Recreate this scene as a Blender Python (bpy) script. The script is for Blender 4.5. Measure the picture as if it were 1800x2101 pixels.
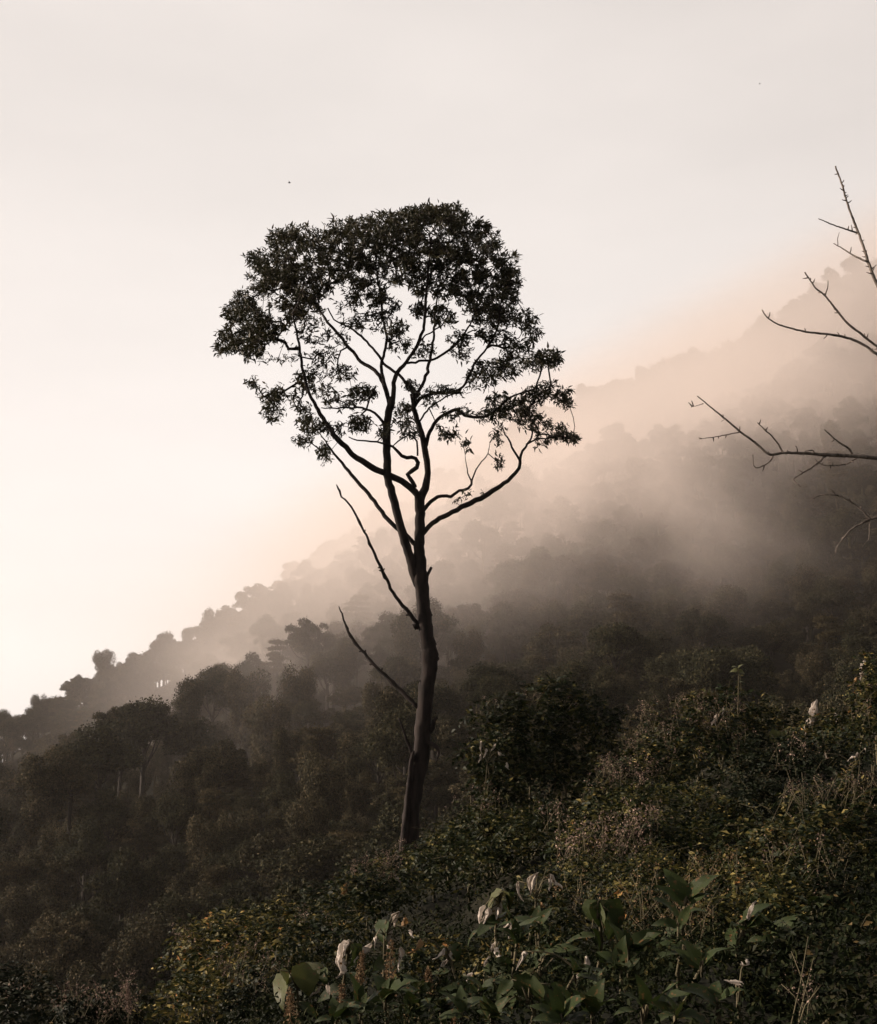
import bpy, math, random
import numpy as np
from mathutils import Vector, Matrix, Quaternion

for o in list(bpy.data.objects):
    bpy.data.objects.remove(o)
SC = bpy.context.scene
COL = SC.collection
RNG = np.random.default_rng(7)
random.seed(11)

# ------------------------------------------------------------------ camera
W, H, F = 1800.0, 2101.0, 2626.0          # photo pixels, focal length in photo pixels
HORIZON = 1540.0
PITCH = math.atan((HORIZON - H / 2) / F)
cam_d = bpy.data.cameras.new('camera')
cam = bpy.data.objects.new('camera', cam_d)
COL.objects.link(cam)
cam_d.sensor_fit = 'VERTICAL'
cam_d.sensor_height = 24.0
cam_d.lens = 24.0 * F / H
cam_d.clip_start = 0.1
cam_d.clip_end = 9000
cam.location = (0, 0, 0)
cam.rotation_euler = (math.pi / 2 + PITCH, 0, 0)
SC.camera = cam

# ------------------------------------------------------------------ light
SUN_EL, SUN_AZ = math.radians(21), math.radians(-78)    # azimuth from +Y, negative = left
SDIR = Vector((math.sin(SUN_AZ) * math.cos(SUN_EL), math.cos(SUN_AZ) * math.cos(SUN_EL), math.sin(SUN_EL)))
sun_d = bpy.data.lights.new('sun', 'SUN')
sun_d.energy = 5.0
sun_d.angle = math.radians(0.6)
sun_d.color = (1.0, 0.81, 0.66)
sun = bpy.data.objects.new('sun', sun_d)
COL.objects.link(sun)
sun.rotation_euler = SDIR.to_track_quat('Z', 'Y').to_euler()
sun.location = SDIR * 50

world = bpy.data.worlds.new('World')
SC.world = world
world.use_nodes = True
wn, wl = world.node_tree.nodes, world.node_tree.links
wn.clear()
def N(nodes, kind, **kw):
    n = nodes.new(kind)
    for k, v in kw.items():
        setattr(n, k, v)
    return n
w_out = N(wn, 'ShaderNodeOutputWorld')
sky = N(wn, 'ShaderNodeTexSky', sky_type='NISHITA', sun_disc=False)
sky.sun_elevation = SUN_EL
sky.sun_rotation = SUN_AZ
sky.dust_density = 1.0
sky.air_density = 1.0
bg1 = N(wn, 'ShaderNodeBackground')
bg1.inputs['Strength'].default_value = 0.05
hs = N(wn, 'ShaderNodeHueSaturation')
hs.inputs['Saturation'].default_value = 0.0
wl.new(sky.outputs[0], hs.inputs['Color'])
wl.new(hs.outputs[0], bg1.inputs['Color'])
# the bright morning mist layer in front of the blue: added glow brightest ahead of the camera, not towards the sun, soft streaks
tc = N(wn, 'ShaderNodeTexCoord')
dot = N(wn, 'ShaderNodeVectorMath', operation='DOT_PRODUCT')
GLOW = Vector((0.03, 0.92, 0.40)).normalized()
dot.inputs[1].default_value = GLOW
wl.new(tc.outputs['Generated'], dot.inputs[0])
mr = N(wn, 'ShaderNodeMapRange', interpolation_type='LINEAR')
mr.inputs['From Min'].default_value = -1.0
mr.inputs['From Max'].default_value = 1.0
wl.new(dot.outputs['Value'], mr.inputs['Value'])
pw = N(wn, 'ShaderNodeMath', operation='POWER')
pw.inputs[1].default_value = 4.0
wl.new(mr.outputs[0], pw.inputs[0])
mp = N(wn, 'ShaderNodeMapping')
mp.inputs['Scale'].default_value = (1.0, 1.0, 3.2)
mp.inputs['Rotation'].default_value = (0.0, 0.12, 0)
wl.new(tc.outputs['Generated'], mp.inputs[0])
nz = N(wn, 'ShaderNodeTexNoise')
nz.inputs['Scale'].default_value = 2.4
nz.inputs['Detail'].default_value = 6
nz.inputs['Roughness'].default_value = 0.5
wl.new(mp.outputs[0], nz.inputs['Vector'])
m1 = N(wn, 'ShaderNodeMapRange')
m1.inputs['From Min'].default_value = 0.3
m1.inputs['From Max'].default_value = 0.7
m1.inputs['To Min'].default_value = 0.84
m1.inputs['To Max'].default_value = 1.06
wl.new(nz.outputs['Fac'], m1.inputs['Value'])
mul = N(wn, 'ShaderNodeMath', operation='MULTIPLY')
wl.new(pw.outputs[0], mul.inputs[0])
wl.new(m1.outputs[0], mul.inputs[1])
add = N(wn, 'ShaderNodeMath', operation='MULTIPLY_ADD')
add.inputs[1].default_value = 0.315
add.inputs[2].default_value = 0.04
wl.new(mul.outputs[0], add.inputs[0])
cr = N(wn, 'ShaderNodeMix', data_type='RGBA')
cr.inputs[6].default_value = (1.0, 0.78, 0.68, 1)     # away from the glow: pinkish
cr.inputs[7].default_value = (1.0, 0.905, 0.85, 1)
wl.new(pw.outputs[0], cr.inputs[0])
bg2 = N(wn, 'ShaderNodeBackground')
wl.new(cr.outputs[2], bg2.inputs['Color'])
wl.new(add.outputs[0], bg2.inputs['Strength'])
ads = N(wn, 'ShaderNodeAddShader')
wl.new(bg1.outputs[0], ads.inputs[0])
wl.new(bg2.outputs[0], ads.inputs[1])
wl.new(ads.outputs[0], w_out.inputs['Surface'])

SC.view_settings.view_transform = 'Standard'
SC.view_settings.look = 'None'
SC.view_settings.exposure = 0.78
SC.view_settings.gamma = 1.0
SC.view_settings.use_curve_mapping = False
SC.render.engine = 'CYCLES'
cy = SC.cycles
cy.use_denoising = True
cy.denoiser = 'OPENIMAGEDENOISE'
cy.denoising_input_passes = 'RGB_ALBEDO_NORMAL'
cy.max_bounces = 8
cy.diffuse_bounces = 2
cy.glossy_bounces = 1
cy.transmission_bounces = 2
cy.volume_bounces = 4
cy.transparent_max_bounces = 8
cy.use_adaptive_sampling = True
cy.adaptive_threshold = 0.02
cy.sample_clamp_indirect = 3.0
cy.volume_max_steps = 256

# ------------------------------------------------------------------ projection helpers
CP, SP = math.cos(PITCH), math.sin(PITCH)
def P(px, py, Y):
    """point of the place seen at photo pixel (px,py), Y metres ahead"""
    u = (px - W / 2) / F
    v = (H / 2 - py) / F
    t = Y / (CP - v * SP)
    return np.array((t * u, Y, t * (SP + v * CP)))
def project(p):
    x, y, z = p[..., 0], p[..., 1], p[..., 2]
    d = y * CP + z * SP
    up = -y * SP + z * CP
    return W / 2 + F * x / d, H / 2 - F * up / d, d
def mpp(Y):
    return Y / F / CP * 1.02

# ------------------------------------------------------------------ materials
def mat(name):
    m = bpy.data.materials.new(name)
    m.use_nodes = True
    m.node_tree.nodes.clear()
    return m, m.node_tree.nodes, m.node_tree.links

def leaf_mat(name, stops, rough=0.45, trans=0.25, spec=0.4, vein=False, patch=1.6):
    """leaf colours vary leaf by leaf (random per island)"""
    m, n, l = mat(name)
    out = N(n, 'ShaderNodeOutputMaterial')
    geo = N(n, 'ShaderNodeNewGeometry')
    ob = N(n, 'ShaderNodeObjectInfo')
    ad = N(n, 'ShaderNodeMath', operation='MULTIPLY_ADD')
    ad.inputs[1].default_value = 0.82
    l.new(geo.outputs['Random Per Island'], ad.inputs[0])
    sc = N(n, 'ShaderNodeMath', operation='MULTIPLY')
    sc.inputs[1].default_value = 0.22
    l.new(ob.outputs['Random'], sc.inputs[0])
    # sprays of the same growth share a tint
    tcp = N(n, 'ShaderNodeTexCoord')
    npt = N(n, 'ShaderNodeTexNoise')
    npt.inputs['Scale'].default_value = patch
    npt.inputs['Detail'].default_value = 2
    l.new(tcp.outputs['Object'], npt.inputs['Vector'])
    pm = N(n, 'ShaderNodeMath', operation='MULTIPLY_ADD')
    pm.inputs[1].default_value = 1.1
    pm.inputs[2].default_value = -0.66
    l.new(npt.outputs['Fac'], pm.inputs[0])
    ps = N(n, 'ShaderNodeMath', operation='ADD')
    l.new(pm.outputs[0], ps.inputs[0])
    l.new(sc.outputs[0], ps.inputs[1])
    l.new(ps.outputs[0], ad.inputs[2])
    ramp = N(n, 'ShaderNodeValToRGB')
    el = ramp.color_ramp.elements
    while len(el) < len(stops):
        el.new(0.5)
    for e, (p, c) in zip(el, stops):
        e.position = p
        e.color = (*c, 1)
    l.new(ad.outputs[0], ramp.inputs[0])
    col = ramp.outputs[0]
    bs = N(n, 'ShaderNodeBsdfPrincipled')
    if vein:
        tcn = N(n, 'ShaderNodeTexCoord')
        nn = N(n, 'ShaderNodeTexNoise')
        nn.inputs['Scale'].default_value = 30
        nn.inputs['Detail'].default_value = 4
        l.new(tcn.outputs['Object'], nn.inputs['Vector'])
        wv = N(n, 'ShaderNodeTexWave', wave_type='BANDS', bands_direction='Y')
        wv.inputs['Scale'].default_value = 26
        wv.inputs['Distortion'].default_value = 1.5
        l.new(tcn.outputs['Object'], wv.inputs['Vector'])
        mx = N(n, 'ShaderNodeMix', data_type='RGBA', blend_type='MULTIPLY')
        mx.inputs[0].default_value = 0.55
        l.new(col, mx.inputs[6])
        l.new(nn.outputs['Fac'], mx.inputs[7])
        col = mx.outputs[2]
        sp = N(n, 'ShaderNodeTexNoise')      # dry brown spots
        sp.inputs['Scale'].default_value = 7
        sp.inputs['Detail'].default_value = 5
        spa = N(n, 'ShaderNodeVectorMath', operation='ADD')
        l.new(tcn.outputs['Object'], spa.inputs[0])
        l.new(ob.outputs['Random'], spa.inputs[1])
        l.new(spa.outputs[0], sp.inputs['Vector'])
        spm = N(n, 'ShaderNodeMapRange')
        spm.inputs['From Min'].default_value = .60
        spm.inputs['From Max'].default_value = .66
        l.new(sp.outputs['Fac'], spm.inputs['Value'])
        mx3 = N(n, 'ShaderNodeMix', data_type='RGBA')
        mx3.inputs[7].default_value = (.10, .055, .02, 1)
        l.new(spm.outputs[0], mx3.inputs[0])
        l.new(col, mx3.inputs[6])
        col = mx3.outputs[2]
        bp = N(n, 'ShaderNodeBump')
        bp.inputs['Strength'].default_value = 0.35
        bp.inputs['Distance'].default_value = 0.01
        l.new(wv.outputs['Fac'], bp.inputs['Height'])
        l.new(bp.outputs[0], bs.inputs['Normal'])
    l.new(col, bs.inputs['Base Color'])
    bs.inputs['Roughness'].default_value = rough
    bs.inputs['Specular IOR Level'].default_value = spec
    tr = N(n, 'ShaderNodeBsdfTranslucent')
    l.new(col, tr.inputs['Color'])
    mx2 = N(n, 'ShaderNodeMixShader')
    mx2.inputs[0].default_value = trans
    l.new(bs.outputs[0], mx2.inputs[1])
    l.new(tr.outputs[0], mx2.inputs[2])
    l.new(mx2.outputs[0], out.inputs['Surface'])
    return m

def bark_mat(name, c1, c2, scale=6.0, bump=0.6, stretch=(1, 1, .25), rough=0.9):
    m, n, l = mat(name)
    out = N(n, 'ShaderNodeOutputMaterial')
    tcn = N(n, 'ShaderNodeTexCoord')
    mpn = N(n, 'ShaderNodeMapping')
    mpn.inputs['Scale'].default_value = stretch
    l.new(tcn.outputs['Object'], mpn.inputs[0])
    nn = N(n, 'ShaderNodeTexNoise')
    nn.inputs['Scale'].default_value = scale
    nn.inputs['Detail'].default_value = 8
    nn.inputs['Roughness'].default_value = 0.65
    l.new(mpn.outputs[0], nn.inputs['Vector'])
    ramp = N(n, 'ShaderNodeValToRGB')
    ramp.color_ramp.elements[0].position = 0.35
    ramp.color_ramp.elements[0].color = (*c1, 1)
    ramp.color_ramp.elements[1].position = 0.68
    ramp.color_ramp.elements[1].color = (*c2, 1)
    l.new(nn.outputs['Fac'], ramp.inputs[0])
    bs = N(n, 'ShaderNodeBsdfPrincipled')
    bs.inputs['Roughness'].default_value = rough
    bs.inputs['Specular IOR Level'].default_value = 0.2
    l.new(ramp.outputs[0], bs.inputs['Base Color'])
    bp = N(n, 'ShaderNodeBump')
    bp.inputs['Strength'].default_value = bump
    bp.inputs['Distance'].default_value = 0.04
    l.new(nn.outputs['Fac'], bp.inputs['Height'])
    l.new(bp.outputs[0], bs.inputs['Normal'])
    l.new(bs.outputs[0], out.inputs['Surface'])
    return m

M = {}
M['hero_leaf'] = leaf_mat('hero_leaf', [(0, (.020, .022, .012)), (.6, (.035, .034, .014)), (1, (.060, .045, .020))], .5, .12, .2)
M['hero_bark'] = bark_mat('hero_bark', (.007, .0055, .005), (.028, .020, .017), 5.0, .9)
M['dead_bark'] = bark_mat('dead_bark', (.05, .042, .036), (.24, .20, .17), 14.0, .5)
M['far_bark'] = bark_mat('far_bark', (.009, .008, .006), (.024, .019, .016), 2.0, .3)
M['stem'] = bark_mat('stem', (.05, .045, .025), (.12, .10, .06), 20.0, .3)
M['for_a'] = leaf_mat('forest_leaf_a', [(0, (.010, .013, .008)), (.5, (.026, .027, .013)), (1, (.080, .066, .034))], .8, .10, .06, patch=2.5)
M['for_b'] = leaf_mat('forest_leaf_b', [(0, (.014, .015, .009)), (.5, (.036, .033, .017)), (1, (.11, .085, .048))], .8, .10, .06, patch=2.5)
M['for_c'] = leaf_mat('forest_leaf_c', [(0, (.03, .03, .018)), (.5, (.06, .056, .033)), (1, (.13, .11, .08))], .8, .12, .06)
M['for_d'] = leaf_mat('forest_leaf_d', [(0, (.020, .017, .009)), (.5, (.048, .040, .019)), (1, (.095, .072, .036))], .8, .12, .06, patch=2.5)
M['fg_leaf'] = leaf_mat('shrub_leaf', [(0, (.006, .010, .004)), (.5, (.013, .019, .006)), (.78, (.062, .056, .018)), (.94, (.21, .165, .055)), (.985, (.25, .19, .07)), (1, (.34, .17, .06))], .55, .2, .08)
M['fg_yellow'] = leaf_mat('shrub_leaf_yellow', [(0, (.007, .012, .004)), (.45, (.018, .024, .007)), (.78, (.10, .088, .026)), (.94, (.27, .21, .07)), (.985, (.30, .22, .07)), (1, (.34, .17, .06))], .55, .2, .08)
M['fg_glossy_shade'] = leaf_mat('shrub_leaf_glossy_shade', [(0, (.005, .008, .004)), (.6, (.010, .014, .006)), (.95, (.022, .020, .009)), (1, (.10, .07, .03))], .6, .05, .06)  # dark leaf; its near-black colour also stands in for shade at bottom right
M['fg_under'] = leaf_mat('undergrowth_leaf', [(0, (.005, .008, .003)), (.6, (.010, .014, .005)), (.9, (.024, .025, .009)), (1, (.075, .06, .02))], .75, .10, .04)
M['seed'] = leaf_mat('seed_head', [(0, (.08, .056, .045)), (.5, (.18, .125, .10)), (1, (.42, .31, .25))], .8, .2, .05)
M['spike'] = leaf_mat('flower_spike', [(0, (.09, .055, .03)), (.5, (.17, .11, .06)), (1, (.25, .17, .10))], .8, .2, .1)
M['broad'] = leaf_mat('broad_leaf', [(0, (.020, .036, .009)), (.5, (.036, .052, .013)), (1, (.10, .11, .03))], .55, .18, .12, True)
M['olive'] = leaf_mat('olive_leaf', [(0, (.07, .085, .02)), (1, (.12, .12, .035))], .5, .25, .3, True)
M['pale'] = leaf_mat('withered_leaf', [(0, (.50, .42, .34)), (.6, (.70, .62, .54)), (1, (.82, .75, .68))], .6, .25, .3, True)
M['brownleaf'] = leaf_mat('brown_leaf', [(0, (.22, .12, .04)), (1, (.35, .22, .10))], .6, .3, .3, True)
M['bird'] = bark_mat('bird_feather', (.03, .03, .03), (.06, .06, .06))

m, n, l = mat('ground_soil')
out = N(n, 'ShaderNodeOutputMaterial')
tcn = N(n, 'ShaderNodeTexCoord')
nn = N(n, 'ShaderNodeTexNoise')
nn.inputs['Scale'].default_value = 0.6
nn.inputs['Detail'].default_value = 10
l.new(tcn.outputs['Object'], nn.inputs['Vector'])
rp = N(n, 'ShaderNodeValToRGB')
rp.color_ramp.elements[0].color = (.006, .007, .005, 1)
rp.color_ramp.elements[0].position = .35
rp.color_ramp.elements[1].color = (.018, .017, .011, 1)
rp.color_ramp.elements[1].position = .7
l.new(nn.outputs['Fac'], rp.inputs[0])
bs = N(n, 'ShaderNodeBsdfPrincipled')
bs.inputs['Roughness'].default_value = 1
bs.inputs['Specular IOR Level'].default_value = 0.05
l.new(rp.outputs[0], bs.inputs['Base Color'])
l.new(bs.outputs[0], out.inputs['Surface'])
M['ground'] = m

# ------------------------------------------------------------------ mesh helpers
def new_mesh(name, V, Fs, material=None, smooth=False):
    """V (n,3) array, Fs list of (k,m) int arrays with m verts per face"""
    me = bpy.data.meshes.new(name)
    V = np.asarray(V, dtype=np.float32)
    Fs = [np.asarray(f, dtype=np.int32) for f in Fs if len(f)]
    nl = sum(f.size for f in Fs)
    nf = sum(len(f) for f in Fs)
    me.vertices.add(len(V))
    me.vertices.foreach_set('co', V.ravel())
    me.loops.add(nl)
    me.polygons.add(nf)
    me.loops.foreach_set('vertex_index', np.concatenate([f.ravel() for f in Fs]))
    tot = np.concatenate([np.full(len(f), f.shape[1], dtype=np.int32) for f in Fs])
    st = np.concatenate(([0], np.cumsum(tot)[:-1])).astype(np.int32)
    me.polygons.foreach_set('loop_start', st)
    me.polygons.foreach_set('loop_total', tot)
    if smooth:
        me.polygons.foreach_set('use_smooth', np.ones(nf, dtype=bool))
    me.update(calc_edges=True)
    if material:
        me.materials.append(material)
    return me

def link(name, data, parent=None, loc=None, kind=None, label=None, category=None, group=None):
    o = bpy.data.objects.new(name, data)
    COL.objects.link(o)
    if parent is not None:
        o.parent = parent
    if loc is not None:
        o.location = [float(c) for c in loc]
    if kind:
        o['kind'] = kind
    if label:
        o['label'] = label
    if category:
        o['category'] = category
    if group:
        o['group'] = group
    return o

class Acc:
    """collects geometry for one mesh"""
    def __init__(s):
        s.V = []; s.Q = []; s.T = []; s.n = 0
    def add(s, V, Q=None, T=None):
        V = np.asarray(V, dtype=np.float64).reshape(-1, 3)
        if Q is not None and len(Q): s.Q.append(np.asarray(Q) + s.n)
        if T is not None and len(T): s.T.append(np.asarray(T) + s.n)
        s.V.append(V); s.n += len(V)
    def mesh(s, name, material, origin=None, smooth=False):
        V = np.concatenate(s.V)
        if origin is not None:
            V = V - np.asarray(origin)
        Fs = []
        if s.Q: Fs.append(np.concatenate(s.Q))
        if s.T: Fs.append(np.concatenate(s.T))
        return new_mesh(name, V, Fs, material, smooth)

def unit(v):
    return v / np.maximum(np.linalg.norm(v, axis=-1, keepdims=True), 1e-9)

# leaf templates: x across, y along, z out of the blade; unit length
TPL = {
    'rhomb': (np.array([(0, 0, 0), (.5, .5, .12), (0, 1, 0), (-.5, .5, .12)], float), None, np.array([(0, 1, 2), (0, 2, 3)])),
    'quad': (np.array([(0, 0, 0), (.5, .45, .1), (0, 1, -.05), (-.5, .55, -.1)], float), np.array([(0, 1, 2, 3)]), None),
    'lance': (np.array([(0, 0, 0), (.5, .38, .06), (.3, .72, .0), (0, 1, -.16), (-.3, .72, .0), (-.5, .38, .06), (0, .5, -.03)], float),
              None, np.array([(0, 1, 6), (1, 2, 6), (2, 3, 6), (3, 4, 6), (4, 5, 6), (5, 0, 6)])),
}
def put_leaves(acc, pos, d, nrm, L, Wd, tpl='rhomb'):
    """pos (n,3), d direction, nrm approx normal, L lengths, Wd widths"""
    V0, Q0, T0 = TPL[tpl]
    d = unit(np.asarray(d)); x = unit(np.cross(d, nrm)); z = np.cross(x, d)
    L = np.asarray(L).reshape(-1, 1, 1); Wd = np.asarray(Wd).reshape(-1, 1, 1)
    V = pos[:, None, :] + x[:, None, :] * V0[None, :, 0:1] * Wd + d[:, None, :] * V0[None, :, 1:2] * L + z[:, None, :] * V0[None, :, 2:3] * L
    n, k = len(pos), len(V0)
    off = (np.arange(n) * k)[:, None, None]
    acc.add(V.reshape(-1, 3), None if Q0 is None else (Q0[None] + off).reshape(-1, 4), None if T0 is None else (T0[None] + off).reshape(-1, 3))

def rdir(n, rng=RNG):
    return unit(rng.normal(size=(n, 3)))

def catmull(pts, rad, step):
    pts = np.asarray(pts, float); rad = np.asarray(rad, float)
    if len(pts) == 2:
        k = max(2, int(np.linalg.norm(pts[1] - pts[0]) / step) + 1)
        t = np.linspace(0, 1, k)[:, None]
        return pts[0] * (1 - t) + pts[1] * t, rad[0] * (1 - t[:, 0]) + rad[1] * t[:, 0]
    E = np.vstack((2 * pts[0] - pts[1], pts, 2 * pts[-1] - pts[-2]))
    out, ro = [], []
    for i in range(len(pts) - 1):
        p0, p1, p2, p3 = E[i:i + 4]
        k = max(1, int(np.linalg.norm(p2 - p1) / step))
        for j in range(k):
            t = j / k
            out.append(.5 * ((2 * p1) + (p2 - p0) * t + (2 * p0 - 5 * p1 + 4 * p2 - p3) * t * t + (3 * p1 - p0 - 3 * p2 + p3) * t ** 3))
            ro.append(rad[i] * (1 - t) + rad[i + 1] * t)
    out.append(pts[-1]); ro.append(rad[-1])
    return np.array(out), np.array(ro)

def tube(acc, pts, rad, sides=8, rough=0.0, rng=RNG):
    """closed tapered tube along points"""
    pts = np.asarray(pts, float); n = len(pts)
    tan = unit(np.gradient(pts, axis=0))
    a = np.cross(tan[0], (0.3, 1, 0.2)); a = a / (np.linalg.norm(a) + 1e-9)
    ang = np.linspace(0, 2 * np.pi, sides, endpoint=False)
    V = np.zeros((n, sides, 3))
    ph = rng.uniform(0, 6.28, 4)
    for i in range(n):
        a = a - tan[i] * np.dot(a, tan[i]); a /= (np.linalg.norm(a) + 1e-9)
        b = np.cross(tan[i], a)
        r = np.full(sides, rad[i])
        if rough:
            r = r * (1 + rough * (np.sin(3 * ang + ph[0] + i * .35) * .5 + np.sin(5 * ang + ph[1] - i * .21) * .35 + np.sin(2 * ang + ph[2] + i * .9) * .35) + rough * rng.uniform(-.5, .5, sides))
        V[i] = pts[i] + (np.cos(ang)[:, None] * a + np.sin(ang)[:, None] * b) * r[:, None]
    V = V.reshape(-1, 3)
    i = np.arange(n - 1)[:, None] * sides; j = np.arange(sides)[None]; j2 = (j + 1) % sides
    Q = np.stack((i + j, i + j2, i + sides + j2, i + sides + j), -1).reshape(-1, 4)
    V = np.vstack((V, pts[0], pts[-1]))
    c0, c1 = n * sides, n * sides + 1
    T = np.vstack((np.stack((np.full(sides, c0), (np.arange(sides) + 1) % sides, np.arange(sides)), -1),
                   np.stack((np.full(sides, c1), (n - 1) * sides + np.arange(sides), (n - 1) * sides + (np.arange(sides) + 1) % sides), -1)))
    acc.add(V, Q, T)

# ------------------------------------------------------------------ terrain
TPX = np.array([-600, 0, 300, 600, 840, 1140, 1500, 1800, 2400], float)
TY = np.array([0, 5, 10, 15, 22, 30, 40, 55, 80, 120, 180, 260, 300, 360, 500, 620, 820, 1100, 3200], float)
TZ = np.array([
    [-1.6, -1.55, -1.5, -1.5, -1.5, -1.5, -1.5, -1.5, -1.5],
    [-3.2, -2.8, -2.0, -1.55, -1.4, -1.35, -1.3, -1.25, -1.2],
    [-6, -4.0, -3.2, -2.15, -1.95, -1.8, -1.55, -1.25, -1.0],
    [-8, -5.4, -4.3, -2.9, -2.45, -2.1, -1.65, -1.2, -.7],
    [-10, -8, -6, -4, -3.3, -2.3, -1.1, -.5, 0],
    [-14, -12, -9, -5, -3.8, -2.2, -.4, .2, 1],
    [-20, -17, -13, -6.5, -4.4, -2.8, -1.4, -.6, .5],
    [-28, -24, -19, -12, -8.5, -7, -6, -5, -4],
    [-36, -32, -30, -26, -24, -20, -18, -16, -12],
    [-42, -37, -34, -26, -22, -16, -14, -14, -10],
    [-45, -36, -31, -22, -17, -10, -8, -8, 0],
    [-48, -28, -18, -9, -2, 5, 5, 8, 20],
    [-50, -20, -4, 12, 16, 18, 16, 20, 32],
    [-55, -38, -24, 4, 32, 38, 40, 46, 66],
    [-40, -5, 24, 54, 78, 98, 118, 148, 180],
    [-60, -30, 0, 45, 80, 110, 140, 180, 210],
    [-80, -60, 10, 98, 142, 208, 248, 304, 340],
    [-90, -80, -40, 40, 80, 130, 180, 230, 280],
    [-100, -100, -100, -80, -60, -20, 20, 60, 80]], float)
def terrain(x, y):
    x = np.asarray(x, float); y = np.asarray(y, float)
    r = np.hypot(x, y); phi = np.arctan2(x, y)
    c = np.maximum(np.cos(phi), .80)
    Y = r * c
    px = np.clip(900 + F * np.tan(np.clip(phi, -.65, .65)), -599, 2399)
    px = np.where(Y < 3, px * (Y / 3) + 900 * (1 - Y / 3), px)
    iy = np.clip(np.searchsorted(TY, Y, side='right') - 1, 0, len(TY) - 2)
    ix = np.clip(np.searchsorted(TPX, px, side='right') - 1, 0, len(TPX) - 2)
    ty = np.clip((Y - TY[iy]) / (TY[iy + 1] - TY[iy]), 0, 1)
    tx = np.clip((px - TPX[ix]) / (TPX[ix + 1] - TPX[ix]), 0, 1)
    tx = tx * tx * (3 - 2 * tx) * .5 + tx * .5
    z = (TZ[iy, ix] * (1 - tx) + TZ[iy, ix + 1] * tx) * (1 - ty) + (TZ[iy + 1, ix] * (1 - tx) + TZ[iy + 1, ix + 1] * tx) * ty
    # the hills die down behind the viewer
    back = np.clip((np.abs(phi) - 1.6) / 1.2, 0, 1)
    z = z * (1 - back) + (-2 - r * .05).clip(-60, 0) * back
    s = np.clip(Y / 260, 0, 1)
    z = z + s * 3.2 * (np.sin(x / 23 + 1.3) * np.sin(Y / 31 + x / 60) + .6 * np.sin(x / 11 - Y / 17)) + np.clip(Y / 20, 0, 1) * .18 * (np.sin(x * 1.3 + Y * .7) + np.sin(Y * 1.1 - x * .6))
    return z
def hit(px, py, h=0.0, y0=4.0, y1=70.0):
    """where the sight line through (px,py) meets the ground raised by h"""
    Ys = np.exp(np.linspace(math.log(y0), math.log(y1), 400))
    u = (px - W / 2) / F; v = (H / 2 - py) / F
    t = Ys / (CP - v * SP)
    d = t * (SP + v * CP) - terrain(t * u, Ys) - h
    k = np.nonzero(d < 0)[0]
    Y = Ys[k[0]] if len(k) else None
    return Y

# hollows between the thickets
BASE_TERRAIN = terrain
HOLE = []
for (hx, hy, hw, dep) in ((1225, 1610, 80, 1.2), (1650, 1640, 120, 1.3), (1540, 1690, 60, .9), (925, 1875, 120, 1.2), (530, 1975, 80, 1.0), (1060, 1640, 60, 1.2), (1620, 1900, 60, .4)):
    yh = hit(hx, hy, .3)
    if yh: HOLE.append((float(P(hx, hy, yh)[0]), float(yh), hw * mpp(yh) * 1.1, max(.6, hw * mpp(yh) * 1.7), dep * 1.4))
def terrain(x, y):
    z = BASE_TERRAIN(x, y)
    for (a, b, ra, rb, dep) in HOLE:
        z = z - dep * np.exp(-(((x - a) / ra) ** 2 + ((y - b) / rb) ** 2) ** 1.5)
    return z
def build_ground():
    R = np.concatenate(([0], np.geomspace(1.0, 3200, 330)))
    A = np.concatenate((np.linspace(-.7, .7, 260, endpoint=False), np.linspace(.7, 2 * math.pi - .7, 120, endpoint=False)))
    rr, aa = np.meshgrid(R[1:], A, indexing='ij')
    X, Yg = rr * np.sin(aa), rr * np.cos(aa)
    Z = terrain(X, Yg)
    V = np.vstack(([(0, 0, float(terrain(0., 0.)))], np.stack((X, Yg, Z), -1).reshape(-1, 3)))
    nr, na = rr.shape
    i = np.arange(nr - 1)[:, None] * na; j = np.arange(na)[None]; j2 = (j + 1) % na
    Q = np.stack((i + j, i + na + j, i + na + j2, i + j2), -1).reshape(-1, 4) + 1
    T = np.stack((np.zeros(na, int), np.arange(na) + 1, (np.arange(na) + 1) % na + 1), -1)
    return link('ground', new_mesh('ground', V, [Q, T[:, ::-1]], M['ground'], True), kind='structure',
                label='dark overgrown hillside falling into a valley and rising to misty mountains')
build_ground()

# ------------------------------------------------------------------ the main tree
TD = 40.0
S1 = lambda zx, zy: (400 + zx * .46197, 400 + zy * .46197)      # crown tracing scale
S2 = lambda zx, zy: (560 + zx * .33803, 950 + zy * .33803)
S3 = lambda zx, zy: (560 + zx * .33803, 1350 + zy * .33803)
LIMBS = []   # (role, [(px,py)], [width px], depth at start, depth at end)
LIMBS.append(('trunk', [(836, 1800), (838, 1756), (843, 1705), (850, 1620), (864, 1553), (872, 1451), (882, 1357), (879, 1320), (873, 1288), (867, 1220), (863, 1187), (862, 1139), (862, 1085), (861, 1038), (861, 1018)],
              [46, 40, 34, 31, 32, 30, 31, 29, 28, 26, 31, 22, 20, 20, 19], 0, 0))
LIMBS.append(('branch', [(860, 1200), (850, 1175), (840, 1139), (825, 1092), (810, 1034), (797, 984), (795, 945), (793, 885), (800, 839), (804, 815)], [22, 20, 18, 17, 16, 16, 16, 16, 15, 11], 0, -.5))
LIMBS.append(('branch', [(800, 845), (793, 802), (774, 765), (742, 742), (714, 710), (686, 677), (668, 654), (656, 631), (650, 600)], [11, 9, 8, 7, 7, 6, 5, 4, 3], -.5, 1.0))
LIMBS.append(('branch', [(802, 840), (807, 816), (811, 774), (834, 742), (855, 710), (869, 677), (873, 631), (876, 585), (880, 540), (884, 500)], [13, 10, 9, 7, 7, 6, 6, 5, 4, 3], -.5, -1.5))
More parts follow.
